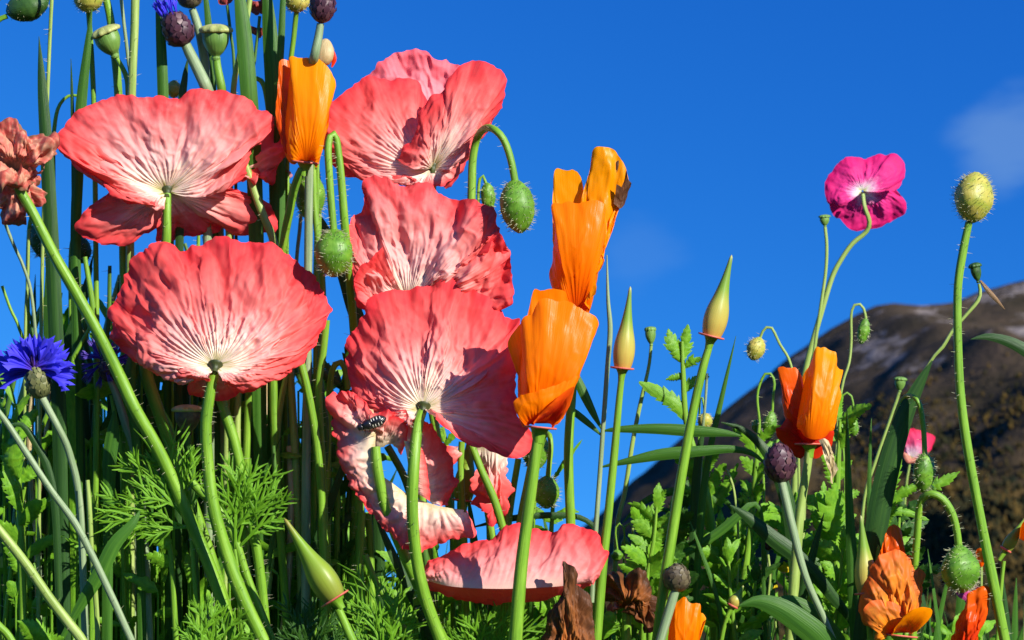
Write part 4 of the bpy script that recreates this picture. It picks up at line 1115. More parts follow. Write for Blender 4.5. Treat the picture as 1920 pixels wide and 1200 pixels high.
poppy_bud("round green bud on a looped thread stem right of the shallow coral cup", [(1158, 1032, d), (1154, 1000, d), (1156, 985, d), (1162, 981, d), (1168, 986, d), (1171, 1010, d + 10), (1168, 1080, d + 20), (1164, 1200, d + 20)], (1157, 1030, d), (0, 1, 0), 22, 11, 1.8, 0, 0, seed=57)
poppy_bud("slender green bud hanging beside the round one on a looped thread stem", [(1172, 1008, d + 30), (1170, 992, d + 30), (1176, 982, d + 30), (1184, 984, d + 30), (1190, 1010, d + 30), (1196, 1080, d + 30), (1200, 1200, d + 30)], (1172, 1006, d + 30), (0, 1, 0), 32, 8.5, 1.8, 0, 0, seed=58)
d = 340
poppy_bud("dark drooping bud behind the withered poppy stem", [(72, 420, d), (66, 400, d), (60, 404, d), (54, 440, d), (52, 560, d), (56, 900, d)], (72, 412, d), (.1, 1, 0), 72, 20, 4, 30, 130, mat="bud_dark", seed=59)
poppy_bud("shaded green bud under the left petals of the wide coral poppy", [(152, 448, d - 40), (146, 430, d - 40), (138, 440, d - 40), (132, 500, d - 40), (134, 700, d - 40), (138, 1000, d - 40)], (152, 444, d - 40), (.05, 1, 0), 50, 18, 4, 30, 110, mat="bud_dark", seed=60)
poppy_bud("yellow green bud peeping over the top rim of the wide coral poppy", [(326, 186, 340), (326, 210, 340), (322, 400, 340), (318, 800, 340)], (326, 184, 340), (0, -1, 0), 34, 14, 5, 0, 60, mat="bud_yellow", seed=61, hl=5)
d = 200
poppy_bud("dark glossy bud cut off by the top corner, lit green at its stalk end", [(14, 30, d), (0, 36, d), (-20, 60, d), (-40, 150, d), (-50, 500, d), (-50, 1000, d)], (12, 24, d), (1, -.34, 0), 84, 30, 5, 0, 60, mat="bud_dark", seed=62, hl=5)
poppy_bud("spiny yellow green seed head cut off by the top edge, above the tilted capsule", [(165, -14, d), (160, -4, d), (166, 22, d + 40), (176, 200, d + 60), (180, 500, d + 60)], (166, 24, d), (0, -1, 0), 56, 29, 5, 0, 160, mat="bud_yellow", seed=63, hl=7)
poppy_bud("spiny yellow green seed head at the top edge beside a dark knapweed bud", [(556, 20, d + 60), (552, 60, d + 70), (540, 200, d + 80), (536, 600, d + 80)], (557, 24, d + 60), (0, -1, 0), 50, 25, 5, 0, 130, mat="bud_yellow", seed=64, hl=7)

def capsule(label, base, axis, L, R, stem_pts, rad, seed=0, cmat=None, mat="capsule", smat="stem", capw=1.14, hair=0):
    t = flower("seed_capsule", label, "seed capsule", stem_pts, rad, smat, hair, seed)
    lathe("pod", t, base, axis, [(-L * .1, R * .30), (0, R * .36), (L * .05, R * .30), (L * .25, R * .66), (L * .55, R * .96), (L * .85, R), (L, R * .93)], mat, 24, ridges=9, ridge=.02, seed=seed)
    T = frame_of(axis)[0]
    lathe("crown", t, np.array(base) + T * L, axis, [(-L * .07, R * .9), (-L * .10, R * capw), (L * .02, R * capw * 1.06), (L * .13, R * .95), (L * .20, R * .5), (L * .22, .4)], cmat or ("capsule_cap" if R > 20 else mat), 40, ridges=10, ridge=.07, seed=seed, m=20)
    return t
d = 196
capsule("big upright seed capsule with a pale scalloped crown over the wide coral poppy", (405, 108, d), (0, -1, .02), 52, 25, [(406, 112, d), (408, 130, d), (416, 170, d), (424, 240, d + 40), (430, 400, d + 60), (436, 800, d + 60)], [7.5, 8, 8.5, 8.5, 8, 8], seed=71)
capsule("tilted green seed capsule with a brown crown on a bent thin stem", (215, 104, d), (-.42, -1, 0), 48, 24, [(218, 108, d), (228, 124, d), (238, 148, d), (240, 180, d), (240, 260, d + 40), (244, 500, d + 60), (250, 900, d + 60)], [4, 4.5, 5, 5, 5, 5, 5], seed=72)
capsule("small round green capsule on a thin stem between the two pointed bud capsules", (1221, 646, 400), (-.06, -1, 0), 28, 10, [(1221, 648, 400), (1216, 690, 400), (1200, 760, 400), (1186, 830, 400), (1172, 920, 400), (1156, 1000, 400), (1150, 1200, 400)], [3, 3.2, 4, 4.2, 4.5, 4.5, 4.5], seed=73, capw=1.0, smat="pale_stem")
capsule("tiny green capsule standing left of the magenta poppy", (1547, 424, 850), (-.06, -1, 0), 18, 9, [(1547, 426, 850), (1550, 460, 850), (1548, 510, 850), (1538, 580, 850), (1528, 650, 850), (1516, 760, 850), (1506, 1000, 850)], 3.2, seed=74, smat="pale_stem")
capsule("small green capsule beside the dark broad blade before the mountain", (1687, 733, 700), (.06, -1, 0), 22, 10, [(1686, 735, 700), (1680, 755, 700), (1664, 800, 700), (1640, 870, 700), (1620, 940, 700), (1610, 1100, 700)], 3, seed=75, smat="pale_stem")
t = capsule("small dark capsule on a kinked stem with a dry brown petal hanging", (1834, 528, 40), (-.2, -1, 0), 30, 10, [(1836, 532, 40), (1838, 550, 40), (1832, 566, 40), (1810, 592, 40), (1786, 620, 40), (1768, 650, 40), (1746, 676, 40), (1700, 760, 50), (1660, 900, 60), (1640, 1200, 60)], [3.5, 3.5, 4, 3.5, 3.5, 3.5, 3, 4, 4, 4], seed=76, smat="pale_stem", mat="bud_dark")
blade("dry_petal", t, [(1838, 526, 36), (1852, 544, 34), (1868, 562, 34), (1884, 580, 36)], [4, 9, 8, 1.5], mat="dry", fold=.5, seed=3)
d = 60
capsule("dark spent capsule in shadow under the broad coral bowl", (352, 812, d + 40), (0, -1, 0), 44, 24, [(352, 814, d + 40), (354, 840, d + 40), (362, 900, d + 50), (372, 1200, d + 50)], 6, seed=77, mat="bract", smat="dark_stem")

# ------------------------------------------------------------------ cornflowers and knapweed buds
def scaly_head(t, base, axis, L, R, mat, seed=0, name="involucre", rows=7, per=13, prof=None):
    """egg of overlapping bracts: a core and the scales over it as one part"""
    prof = prof or ovoid(L, R, .45, .5)
    o, (b, T, X, Y, S) = lathe(name, t, base, axis, prof, mat, 20, 1.0, seed=seed)
    rng = random.Random(seed)
    acc = Acc()
    for i in range(rows):
        f = .06 + .86 * i / (rows - 1)
        k = int(f * (len(S) - 1))
        for j in range(per):
            a = 6.283 * (j + .5 * (i % 2)) / per + rng.uniform(-.1, .1)
            dr = X * math.cos(a) + Y * math.sin(a)
            tg = -X * math.sin(a) + Y * math.cos(a)
            c = b + T * S[k, 0] + dr * (S[k, 1] + .4)
            k2 = min(len(S) - 1, k + 5)
            tipc = b + T * (S[k2, 0] + rng.uniform(-1, 4)) + dr * (S[k2, 1] + rng.uniform(1.0, 4.2)) + tg * rng.uniform(-1.5, 1.5)
            w = max(2.0, 6.283 * S[k, 1] / per * rng.uniform(.42, .66))
            m_ = (c + tipc) / 2 + dr * 1.6
            acc.add([c - tg * w * .6, c + tg * w * .6, m_ - tg * w, m_ + tg * w, tipc - tg * .5, tipc + tg * .5, m_ + dr * 1.2], [[0, 1, 3, 2], [2, 3, 5, 4]], [[rng.random() * 5, f * 3]] * 7)
    acc.build("bracts", mat, o, smooth=False, kind="stuff")
    return o

def floret(t, base, dirn, L, W_, mat, seed, up, label=None):
    """a trumpet-shaped ray floret with pointed lobes"""
    rng = random.Random(seed)
    T = np.array(dirn, float); T /= np.linalg.norm(T)
    S_ = np.cross(T, up); S_ /= np.linalg.norm(S_) + 1e-9
    N_ = np.cross(S_, T)
    n = 21
    m = 12
    u = np.linspace(-1, 1, n)
    v = np.linspace(0, 1, m)[:, None]
    w = W_ * (.08 + .92 * v ** 1.7)
    lob = np.abs(((u + 1) * 2.5) % 1 - .5) * 2
    ln = L * v * (1 - .22 * v ** 4 * lob[None])
    bend = -.25 * L * v ** 2 * (rng.random() * .8 + .2)
    P = np.array(base) + T * ln[..., None] + S_ * (w * u[None])[..., None] * .5 + N_ * (bend + .35 * w * (u[None] ** 2) + .08 * W_ * np.cos(u[None] * 9) * v)[..., None]
    U = np.stack(np.broadcast_arrays(u[None] * .3 + seed, v), -1)
    return mesh("floret", P.reshape(-1, 3), gridfaces(n, m), mat, t, U.reshape(-1, 2))

d = 20
t = flower("cornflower", "bright blue cornflower in full bloom above a scaly green base", "cornflower", [(78, 744, d), (92, 770, d), (108, 800, d), (130, 850, d + 10), (150, 950, d + 20), (160, 1200, d + 20)], [8, 7, 7, 7, 7, 7], "grey_stem", 0, 81)
scaly_head(t, (80, 748, d), (-.3, -1, 0), 62, 23, "green_bract", 81)
rng = random.Random(5)
c0 = np.array((64, 694, d))
for k in range(18):
    a = math.radians(-90 + (k - 8.5) * 12.5 + rng.uniform(-6, 6))
    dd = rng.uniform(-.7, .55)
    dirn = (math.cos(a) * 1.0, math.sin(a) * .85, dd)
    floret(t, c0 + np.array([rng.uniform(-6, 6), rng.uniform(-4, 4), rng.uniform(-6, 6)]), dirn, rng.uniform(56, 78), rng.uniform(44, 62), "blue_floret", k + 3, (0, 0, -1) if k % 2 else (0, -.4, -1))
acc = Acc()
for k in range(40):
    a = rng.uniform(0, 6.283)
    p1 = c0 + np.array([math.cos(a) * 16, -rng.uniform(16, 36), math.sin(a) * 16])
    spike(acc, c0 + np.array([0, 8, 0]), p1, 2.0, rng)
acc.build("disc_florets", "dark_blue_floret", t, kind="stuff")
d = 150
t = flower("cornflower", "shrivelled dark violet cornflower behind the leaning stem", "cornflower", [(206, 712, d), (218, 740, d), (234, 790, d), (255, 860, d), (270, 1000, d), (280, 1200, d)], [6, 7, 8, 8, 8, 8], "grey_stem", 0, 82)
scaly_head(t, (207, 716, d), (-.25, -1, 0), 40, 15, "purple_bract", 82)
for k in range(17):
    a = math.radians(-90 + (k - 8) * 20 + rng.uniform(-8, 8))
    floret(t, np.array((196, 678, d)) + np.array([rng.uniform(-6, 6), rng.uniform(-6, 6), rng.uniform(-8, 8)]), (math.cos(a), math.sin(a) * .8 + .1, rng.uniform(-.6, .6)), rng.uniform(36, 56), rng.uniform(9, 17), "dark_blue_floret", k + 40, (0, 0, -1))
d = 188
t = flower("cornflower", "cornflower bud just opening blue at the tip, tilted left by the seed capsule", "cornflower", [(346, 78, d), (356, 100, d), (372, 132, d), (388, 168, d), (400, 220, d + 60), (410, 400, d + 90), (420, 900, d + 90)], [9, 10.5, 11, 11.5, 10, 9, 9], "grey_stem", 0, 83)
scaly_head(t, (348, 84, d), (-.52, -1, 0), 66, 27, "purple_bract", 83, rows=8, prof=[(0, 10), (8, 22), (22, 27), (38, 26), (52, 21), (62, 15), (66, 2)])
for k in range(11):
    a = 6.283 * k / 11
    floret(t, np.array((321, 38, d)) + np.array([math.cos(a) * 13, math.sin(a) * 5, math.sin(a) * 13]), (-.45 + .4 * math.cos(a), -1, .4 * math.sin(a)), rng.uniform(34, 48), 15, "blue_floret", k + 70, (math.cos(a), .2, math.sin(a)))

def knap(label, base, axis, L, R, stem_pts, rad, mat, smat="grey_stem", seed=0):
    t = flower("knapweed_bud", label, "flower bud", stem_pts, rad, smat, 0, seed)
    scaly_head(t, base, axis, L, R, mat, seed)
    return t
knap("dark knapweed bud at the top edge above the closed amber cup", (602, 44, 110), (.1, -1, 0), 70, 23, [(601, 44, 110), (597, 70, 110), (590, 105, 110), (584, 140, 150), (580, 300, 170), (575, 800, 180)], [7, 8, 9, 9, 8, 8], "purple_bract", seed=84)
knap("dull knapweed bud cut by the top edge behind the blue tipped bud", (358, 16, 230), (-.1, -1, 0), 50, 24, [(360, 16, 230), (368, 40, 230), (380, 90, 230), (386, 170, 230), (390, 500, 240)], [7, 8, 9, 9, 9], "bract", seed=85)
knap("purple black knapweed bud left of the glossy orange flower stem", (1466, 906, -10), (-.1, -1, 0), 74, 29, [(1466, 904, -10), (1472, 930, -10), (1486, 990, -10), (1510, 1080, -12), (1545, 1160, -10), (1562, 1200, -10)], [8, 8.5, 8, 7, 6.5, 6.5], "purple_bract", seed=86)
knap("round brown green scaly knapweed bud over the small orange cup", (1267, 1110, -90), (.08, -1, 0), 52, 25, [(1266, 1108, -90), (1259, 1130, -90), (1247, 1170, -90), (1238, 1200, -90)], [8, 9, 9, 9], "bract", seed=87)
knap("tiny purple knapweed bud deep among the right hand leaves", (1440, 1032, 300), (0, -1, 0), 20, 7, [(1440, 1032, 300), (1440, 1060, 300), (1442, 1110, 300), (1444, 1200, 300)], 2.2, "purple_bract", seed=88)

# small odd flowers and spent petals
def tuft(name, label, cat, c, size, mat, stem_pts, rad, smat="stem", seed=0, n=6, up=(-.0, -1, 0)):
    t = flower(name, label, cat, stem_pts, rad, smat, 0, seed)
    rng = random.Random(seed)
    for k in range(n):
        a = 6.283 * k / n + rng.uniform(-.3, .3)
        dirn = np.array([math.cos(a), -.25 + .5 * math.sin(a), .6 * math.sin(a)]) + np.array(up) * rng.uniform(.2, .9)
        tip = np.array(c) + dirn * size * rng.uniform(.7, 1.1)
        mid = (np.array(c) + tip) / 2 + np.array([rng.uniform(-.15, .15), rng.uniform(-.2, .1), rng.uniform(-.2, .2)]) * size
        blade("petal", t, [tuple(c), tuple(mid), tuple(tip)], [size * .2, size * .75, size * .25], mat=mat, fold=.4, twist=rng.uniform(-.8, .8), seed=k, n=10)
    return t
tuft("spent_flower", "dry red flower head at the top behind the long blades", "flower", (487, 24, 260), 24, "red_dry", [(487, 30, 260), (484, 60, 260), (478, 110, 260), (472, 200, 260), (470, 700, 260)], 3, "dark_stem", 91, 7)
tuft("spent_flower", "dark red shrivelled bloom lower on the dry red stalk", "flower", (482, 66, 275), 18, "red_dry", [(482, 70, 275), (479, 100, 275), (474, 200, 275), (474, 700, 275)], 2.5, "dark_stem", 92, 5)
tuft("spent_flower", "dry reddish flower at the top edge between capsule and blades", "flower", (424, 8, 260), 18, "red_dry", [(426, 10, 260), (432, 60, 260), (440, 160, 260), (444, 600, 260)], 3, "dark_stem", 93, 5)
tuft("spent_flower", "faded lilac pink bloom under the closed amber cup", "flower", (534, 336, 280), 18, "pink_dry", [(534, 340, 280), (532, 380, 280), (528, 460, 280), (526, 900, 280)], 4, "dark_stem", 94, 6)
tuft("yellow_flower", "small flat yellow flower low among the right hand grass", "flower", (1470, 1072, 330), 14, "yellow_flower", [(1470, 1074, 330), (1470, 1100, 330), (1472, 1140, 330), (1474, 1200, 330)], 1.8, "pale_stem", 95, 9)
tuft("yellow_flower", "tiny yellow flower beside the bearded grass stalk", "flower", (1536, 1050, 350), 8, "yellow_flower", [(1536, 1052, 350), (1536, 1080, 350), (1538, 1200, 350)], 1.6, "pale_stem", 96, 7)
tuft("yellow_flower", "tiny yellow bloom under the flat yellow flower", "flower", (1452, 1104, 360), 7, "yellow_flower", [(1452, 1106, 360), (1453, 1140, 360), (1456, 1200, 360)], 1.6, "pale_stem", 97, 7)
tuft("violet_flower", "small magenta bloom between the leaning grey stem and the orange stem", "flower", (1504, 1128, 200), 13, "violet_flower", [(1504, 1130, 200), (1504, 1160, 200), (1506, 1220, 200)], 2, "pale_stem", 98, 5)
tuft("violet_flower", "magenta petals showing behind the rolled red orange flower", "flower", (1818, 1128, 120), 32, "violet_flower", [(1818, 1132, 120), (1816, 1160, 120), (1812, 1220, 120)], 4, "stem", 99, 6)
tuft("spent_flower", "brown frizzy seed cluster above the withered brown flower", "flower", (1204, 1008, 350), 14, "dry", [(1204, 1010, 350), (1196, 1030, 350), (1190, 1070, 350), (1184, 1200, 350)], 2, "dry", 100, 7)
t = flower("orange_poppy", "far orange flower glimpsed beside the nodding hairy bud", "poppy", [(1840, 1062, 700), (1840, 1080, 700), (1840, 1200, 700)], 2.5, "pale_stem", 0, 101)
loft("petal", t, [(1840, 1064, 700)], [(1832, 1050), (1830, 1034), (1838, 1028), (1848, 1036), (1846, 1054)], "orange_petal", (6, 0, 6), ctrl=(0, 4, -8), n=30, m=20, seed=102, crum=.5, frill=.5, jag=.5, pleat=.2)
t = flower("orange_poppy", "far orange flower at the right edge beside the dim slender bud", "poppy", [(1925, 1014, 400), (1924, 1040, 400), (1920, 1200, 400)], 2.5, "pale_stem", 0, 103)
loft("petal", t, [(1925, 1014, 400)], [(1912, 1010), (1914, 990), (1922, 978), (1936, 990), (1936, 1010)], "orange_petal", (6, 0, 6), ctrl=(0, 4, -8), n=30, m=20, seed=104, crum=.5, frill=.5, jag=.5, pleat=.2)
# pale bud with a red tip leaning behind the amber cup
t = flower("poppy_bud", "cream coloured bud with a red tip behind the closed amber cup", "flower bud", [(602, 120, 190), (600, 140, 190), (596, 260, 200), (592, 600, 200)], 4, "stem", 0, 105)
o, _ = lathe("bud", t, (604, 124, 190), (.15, -1, 0), ovoid(52, 19, .45, .5), "straw", 20, 1.0, seed=4)
blade("petal_tip", t, [(622, 90, 186), (627, 110, 184), (622, 126, 186)], [4, 9, 3], mat="red_orange_petal", fold=.5)

# ------------------------------------------------------------------ grasses that can be told apart
def gblade(label, pts, ws, mat="grass", group=None, ground=True, **kw):
    if pts[0][1] < 0 and ws[0] > 4:      # let the blade run out to its point above the picture
        x, y, d = pts[0]
        pts = [(x - 14, y - 130, d), (x - 5, y - 60, d)] + list(pts)
        ws = [1, ws[0] * .6] + list(ws)
    g = grounded(pts) if ground else pts
    t = thing("wild_grass", label, "grass", g[-1], group)
    blade("blade", t, pts, ws, mat, ground=ground, **kw)
    return t

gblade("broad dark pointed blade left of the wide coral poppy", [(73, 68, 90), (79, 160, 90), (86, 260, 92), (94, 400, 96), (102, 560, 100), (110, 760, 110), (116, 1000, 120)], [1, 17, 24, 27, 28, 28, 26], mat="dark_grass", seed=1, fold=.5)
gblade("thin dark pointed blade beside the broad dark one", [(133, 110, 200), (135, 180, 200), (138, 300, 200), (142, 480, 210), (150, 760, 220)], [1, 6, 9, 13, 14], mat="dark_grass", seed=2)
gblade("green blade folded lengthwise, below the spiny top edge head", [(172, 18, 180), (164, 90, 180), (152, 200, 185), (146, 330, 190), (142, 470, 200), (146, 800, 210)], [3, 14, 21, 21, 20, 18], seed=3, fold=.6)
gblade("very broad green blade rising past the top edge right of the seed capsule", [(446, -40, 160), (458, 60, 160), (469, 190, 165), (478, 330, 200), (484, 560, 220), (490, 900, 230)], [16, 30, 33, 30, 28, 26], seed=4, fold=.35, face=.2)
gblade("broad green blade rising past the top edge behind the dry red head", [(498, -40, 240), (506, 60, 240), (515, 200, 240), (520, 380, 250), (520, 600, 260), (518, 900, 260)], [12, 28, 32, 30, 26, 24], seed=5, fold=.45)
gblade("narrow green blade just left of the closed amber cup", [(531, -40, 210), (528, 60, 210), (524, 140, 215), (518, 300, 240), (510, 560, 250), (506, 900, 260)], [9, 13, 13, 12, 12, 12], seed=6, fold=.6)
gblade("green blade striped with shade, between the two tilted heads at the top", [(298, -20, 210), (302, 80, 210), (306, 190, 214), (310, 400, 240), (316, 800, 250)], [14, 19, 21, 18, 16], seed=7, fold=.6)
gblade("short dark blade behind the stem of the blue tipped bud", [(352, 110, 220), (346, 150, 220), (340, 220, 220), (336, 500, 230)], [2, 12, 16, 16], mat="dark_grass", seed=8)
gblade("green blade right of the blue tipped bud stem", [(384, -20, 260), (392, 60, 260), (398, 180, 262), (404, 500, 270)], [8, 14, 16, 14], seed=9)
def reed(label, stem_pts, rad, blades, mat="grass", seed=0, smat="grey_stem"):
    g = grounded(stem_pts)
    t = thing("grass_stalk", label, "grass", g[-1])
    stem(t, stem_pts, rad, smat, 0, seed=seed)
    for k, (pts, ws) in enumerate(blades):
        blade("blade", t, pts, ws, mat, seed=seed + k, fold=.4)
    return t
reed("bluish grass stalk with pointed leaves beside the tall orange flower", [(1138, 478, 150), (1140, 560, 150), (1144, 620, 150), (1138, 700, 150), (1131, 800, 150), (1124, 900, 150), (1114, 1040, 150), (1106, 1200, 150)], [1, 3.5, 5, 4.5, 4.5, 4.5, 5, 5], [([(1129, 806, 148), (1110, 770, 146), (1088, 724, 146), (1074, 690, 148)], [3, 14, 18, 8]), ([(1127, 816, 150), (1106, 796, 150), (1076, 772, 152), (1050, 756, 154)], [3, 11, 13, 6]), ([(1131, 808, 148), (1160, 805, 138), (1230, 804, 124), (1300, 808, 116), (1360, 812, 112), (1392, 818, 112)], [3, 12, 20, 22, 13, 2]), ([(1126, 876, 150), (1170, 866, 136), (1240, 852, 124), (1310, 846, 118), (1370, 842, 118), (1410, 850, 118), (1440, 874, 118)], [3, 12, 22, 20, 14, 10, 2])], seed=12)
gblade("dark arching grass leaf entering from the right edge", [(1820, 636, 30), (1850, 631, 30), (1890, 640, 30), (1930, 662, 30), (2000, 720, 40), (2040, 900, 60)], [1, 12, 20, 24, 22, 18], mat="dark_grass", seed=13)
gblade("broad near black blade slanting in front of the mountain", [(1748, 676, 10), (1728, 712, 10), (1700, 770, 10), (1676, 840, 10), (1656, 920, 10), (1642, 1000, 12), (1630, 1100, 20)], [2, 18, 32, 40, 44, 42, 36], mat="dark_grass", seed=14, fold=.3)
gblade("upright narrow green blade between the pointed capsule and the ridge", [(1380, 630, 200), (1366, 690, 200), (1350, 760, 200), (1332, 840, 200), (1318, 930, 200), (1308, 1060, 205), (1300, 1200, 210)], [1, 6, 10, 12, 14, 14, 14], seed=15, fold=.7)
gblade("upright dark blade behind the leaning stem of the taller pointed capsule", [(1322, 800, 260), (1312, 840, 260), (1304, 920, 260), (1300, 1040, 262), (1296, 1200, 264)], [2, 13, 17, 17, 15], mat="dark_grass", seed=16)
gblade("tall straight green blade right of the glossy orange flower", [(1588, 760, 100), (1589, 840, 98), (1592, 940, 96), (1598, 1060, 94), (1606, 1200, 90)], [1, 9, 15, 22, 24], seed=17, fold=.5)
gblade("thin spiky blade in front of the mountain near the dark broad blade", [(1634, 784, 260), (1632, 830, 260), (1630, 900, 260), (1628, 1040, 260), (1624, 1200, 260)], [1, 5, 8, 9, 9], seed=18)
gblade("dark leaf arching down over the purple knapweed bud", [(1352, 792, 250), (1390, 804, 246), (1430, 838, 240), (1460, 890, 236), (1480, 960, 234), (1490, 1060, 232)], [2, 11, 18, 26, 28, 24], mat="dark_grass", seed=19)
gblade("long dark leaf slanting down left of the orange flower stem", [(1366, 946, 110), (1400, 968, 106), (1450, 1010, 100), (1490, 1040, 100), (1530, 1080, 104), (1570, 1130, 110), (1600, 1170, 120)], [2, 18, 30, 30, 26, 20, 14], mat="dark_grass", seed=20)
gblade("wide glossy green leaf curling across the bottom right", [(1386, 1136, -40), (1420, 1128, -44), (1460, 1140, -46), (1500, 1166, -44), (1540, 1200, -40), (1580, 1260, -30)], [3, 24, 40, 46, 48, 40], seed=21, fold=.25)
gblade("second wide green leaf curling beside the bottom stems", [(1440, 1130, 20), (1480, 1130, 18), (1520, 1156, 16), (1560, 1200, 16), (1590, 1260, 20)], [4, 30, 44, 46, 40], seed=22, fold=.25)
gblade("bent green leaf crossing behind the taller capsule stem", [(1196, 1080, 220), (1230, 1058, 214), (1290, 1034, 208), (1350, 996, 204), (1390, 962, 204), (1412, 944, 210), (1428, 970, 216), (1432, 1100, 220)], [2, 8, 14, 18, 15, 10, 8, 7], mat="grass", seed=23)
gblade("pale green leaf tip arching left of the taller capsule stem", [(1168, 980, 330), (1200, 946, 330), (1240, 926, 330), (1282, 920, 330), (1320, 926, 330), (1350, 960, 330), (1370, 1100, 330)], [2, 10, 15, 15, 13, 10, 8], seed=24)
gblade("thin dark leaf crossing under the plump orange cup", [(880, 990, 200), (960, 972, 196), (1040, 966, 194), (1096, 974, 196), (1122, 1010, 200), (1130, 1120, 206)], [2, 12, 12, 10, 8, 7], mat="dark_grass", seed=25)
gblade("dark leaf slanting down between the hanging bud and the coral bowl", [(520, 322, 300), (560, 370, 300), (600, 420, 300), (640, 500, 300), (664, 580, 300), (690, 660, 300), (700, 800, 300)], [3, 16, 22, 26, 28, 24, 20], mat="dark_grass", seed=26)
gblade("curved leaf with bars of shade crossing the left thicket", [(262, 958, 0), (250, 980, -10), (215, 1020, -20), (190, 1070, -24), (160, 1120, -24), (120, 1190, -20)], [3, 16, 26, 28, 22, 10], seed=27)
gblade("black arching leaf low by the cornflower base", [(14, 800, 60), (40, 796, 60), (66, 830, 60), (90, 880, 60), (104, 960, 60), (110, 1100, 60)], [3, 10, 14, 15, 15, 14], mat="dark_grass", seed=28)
gblade("green blade catching light left of the broad coral bowl stem", [(250, 655, 120), (244, 700, 120), (246, 760, 122), (258, 860, 126), (262, 1000, 130)], [8, 22, 18, 16, 16], seed=29)
gblade("flat pale leaf face lit in the thicket under the violet cornflower", [(214, 770, 100), (212, 810, 100), (206, 860, 100), (204, 960, 104)], [3, 24, 26, 20], seed=30)
gblade("bright vertical leaf tip below the blue cornflower", [(134, 668, 180), (132, 700, 180), (132, 740, 180), (136, 860, 180), (138, 1000, 180)], [6, 22, 18, 14, 14], mat="leaf", seed=31)

# ------------------------------------------------------------------ leafy plants
def leafy(label, stem_pts, rad, leaves, mat="leaf", smat="stem", seed=0, hair=0, teeth=8, auto=None):
    """a stem with toothed leaves; auto = (y0, y1, count, length, width) adds alternate leaves up the stem"""
    g = grounded(stem_pts)
    t = thing("leafy_plant", label, "plant", g[-1])
    stem(t, stem_pts, rad, smat, hair, seed=seed)
    rng = random.Random(seed)
    L = list(leaves)
    if auto:
        y0, y1, cnt, ln, wd = auto
        S = spline(stem_pts, 200)
        for k in range(cnt):
            y = y0 + (y1 - y0) * (k + rng.uniform(-.3, .3)) / cnt
            c = S[np.argmin(np.abs(S[:, 1] - y))]
            sg = -1 if k % 2 else 1
            a = math.radians(rng.uniform(20, 65))
            l = ln * rng.uniform(.7, 1.2)
            dz = rng.uniform(-.7, .5) * l
            tip = (c[0] + sg * math.sin(a) * l, c[1] - math.cos(a) * l * .9, c[2] + dz)
            mid = (c[0] + sg * math.sin(a) * l * .5, c[1] - math.cos(a) * l * .62, c[2] + dz * .4)
            L.append(([tuple(c), mid, tip], wd * rng.uniform(.7, 1.2)))
    for k, (pts, w) in enumerate(L):
        leaf("leaf", t, pts, w, mat, teeth=teeth, seed=seed + k, face=rng.uniform(-.5, .5), fold=rng.uniform(.1, .4), depth=rng.uniform(.4, .6))
    return t

d = 330
leafy("bright plant with jagged leaves rising against the sky between the pointed capsules", [(1279, 640, d), (1281, 700, d), (1287, 790, d), (1310, 880, d), (1326, 940, d), (1336, 1040, d), (1341, 1200, d)], [3, 5, 6, 8, 10, 10, 11],
      [([(1280, 680, d), (1264, 648, d - 4), (1253, 616, d)], 36), ([(1281, 675, d), (1286, 640, d), (1290, 608, d)], 30), ([(1282, 690, d), (1302, 676, d - 6), (1318, 676, d)], 26), ([(1284, 704, d), (1270, 708, d), (1248, 712, d)], 22),
       ([(1288, 790, d), (1262, 752, d - 8), (1198, 716, d)], 32), ([(1284, 735, d), (1300, 715, d), (1330, 706, d)], 22), ([(1330, 960, d), (1310, 920, d), (1300, 860, d)], 40), ([(1330, 970, d), (1352, 930, d), (1384, 868, d)], 34)],
      seed=201, auto=(900, 1190, 16, 84, 34))
leafy("leafy bright green plant left of the purple knapweed bud", [(1424, 796, 300), (1418, 870, 300), (1411, 950, 300), (1400, 1050, 300), (1384, 1130, 300), (1374, 1200, 300)], [3, 5, 6, 7, 8, 9], [], seed=202, auto=(830, 1190, 18, 66, 22), teeth=5)
leafy("bright toothed plant directly behind the glossy orange flower stem", [(1576, 740, 240), (1574, 820, 240), (1570, 900, 240), (1566, 1000, 240), (1570, 1100, 240), (1572, 1200, 240)], [3, 4, 6, 7, 8, 9],
      [([(1566, 1015, 210), (1562, 960, 200), (1566, 905, 200)], 58), ([(1566, 1030, 230), (1545, 1000, 220), (1520, 965, 216)], 34), ([(1576, 790, 230), (1572, 765, 230), (1578, 738, 230)], 22)], seed=203, auto=(800, 1190, 16, 70, 30))
leafy("jagged leaved plant right of the dark broad blade", [(1672, 884, 120), (1664, 930, 120), (1656, 1000, 120), (1650, 1100, 120), (1646, 1200, 120)], [3, 5, 6, 6, 7],
      [([(1656, 968, 110), (1684, 930, 104), (1732, 906, 100)], 34), ([(1660, 945, 120), (1676, 900, 116), (1688, 844, 116)], 24), ([(1656, 970, 110), (1690, 958, 106), (1742, 975, 106)], 18), ([(1724, 912, 30), (1760, 906, 26), (1800, 884, 26)], 26)], seed=204, auto=(1000, 1190, 7, 60, 24))
leafy("low broad lobed leaves left of the withered brown flower", [(1128, 1170, 60), (1126, 1190, 60), (1124, 1220, 60)], [4, 5, 5], [([(1126, 1200, 50), (1135, 1170, 40), (1150, 1150, 40)], 60), ([(1124, 1195, 60), (1112, 1165, 60), (1112, 1130, 60)], 40), ([(1126, 1210, 40), (1110, 1190, 30), (1100, 1160, 30)], 46)], seed=205, teeth=5)
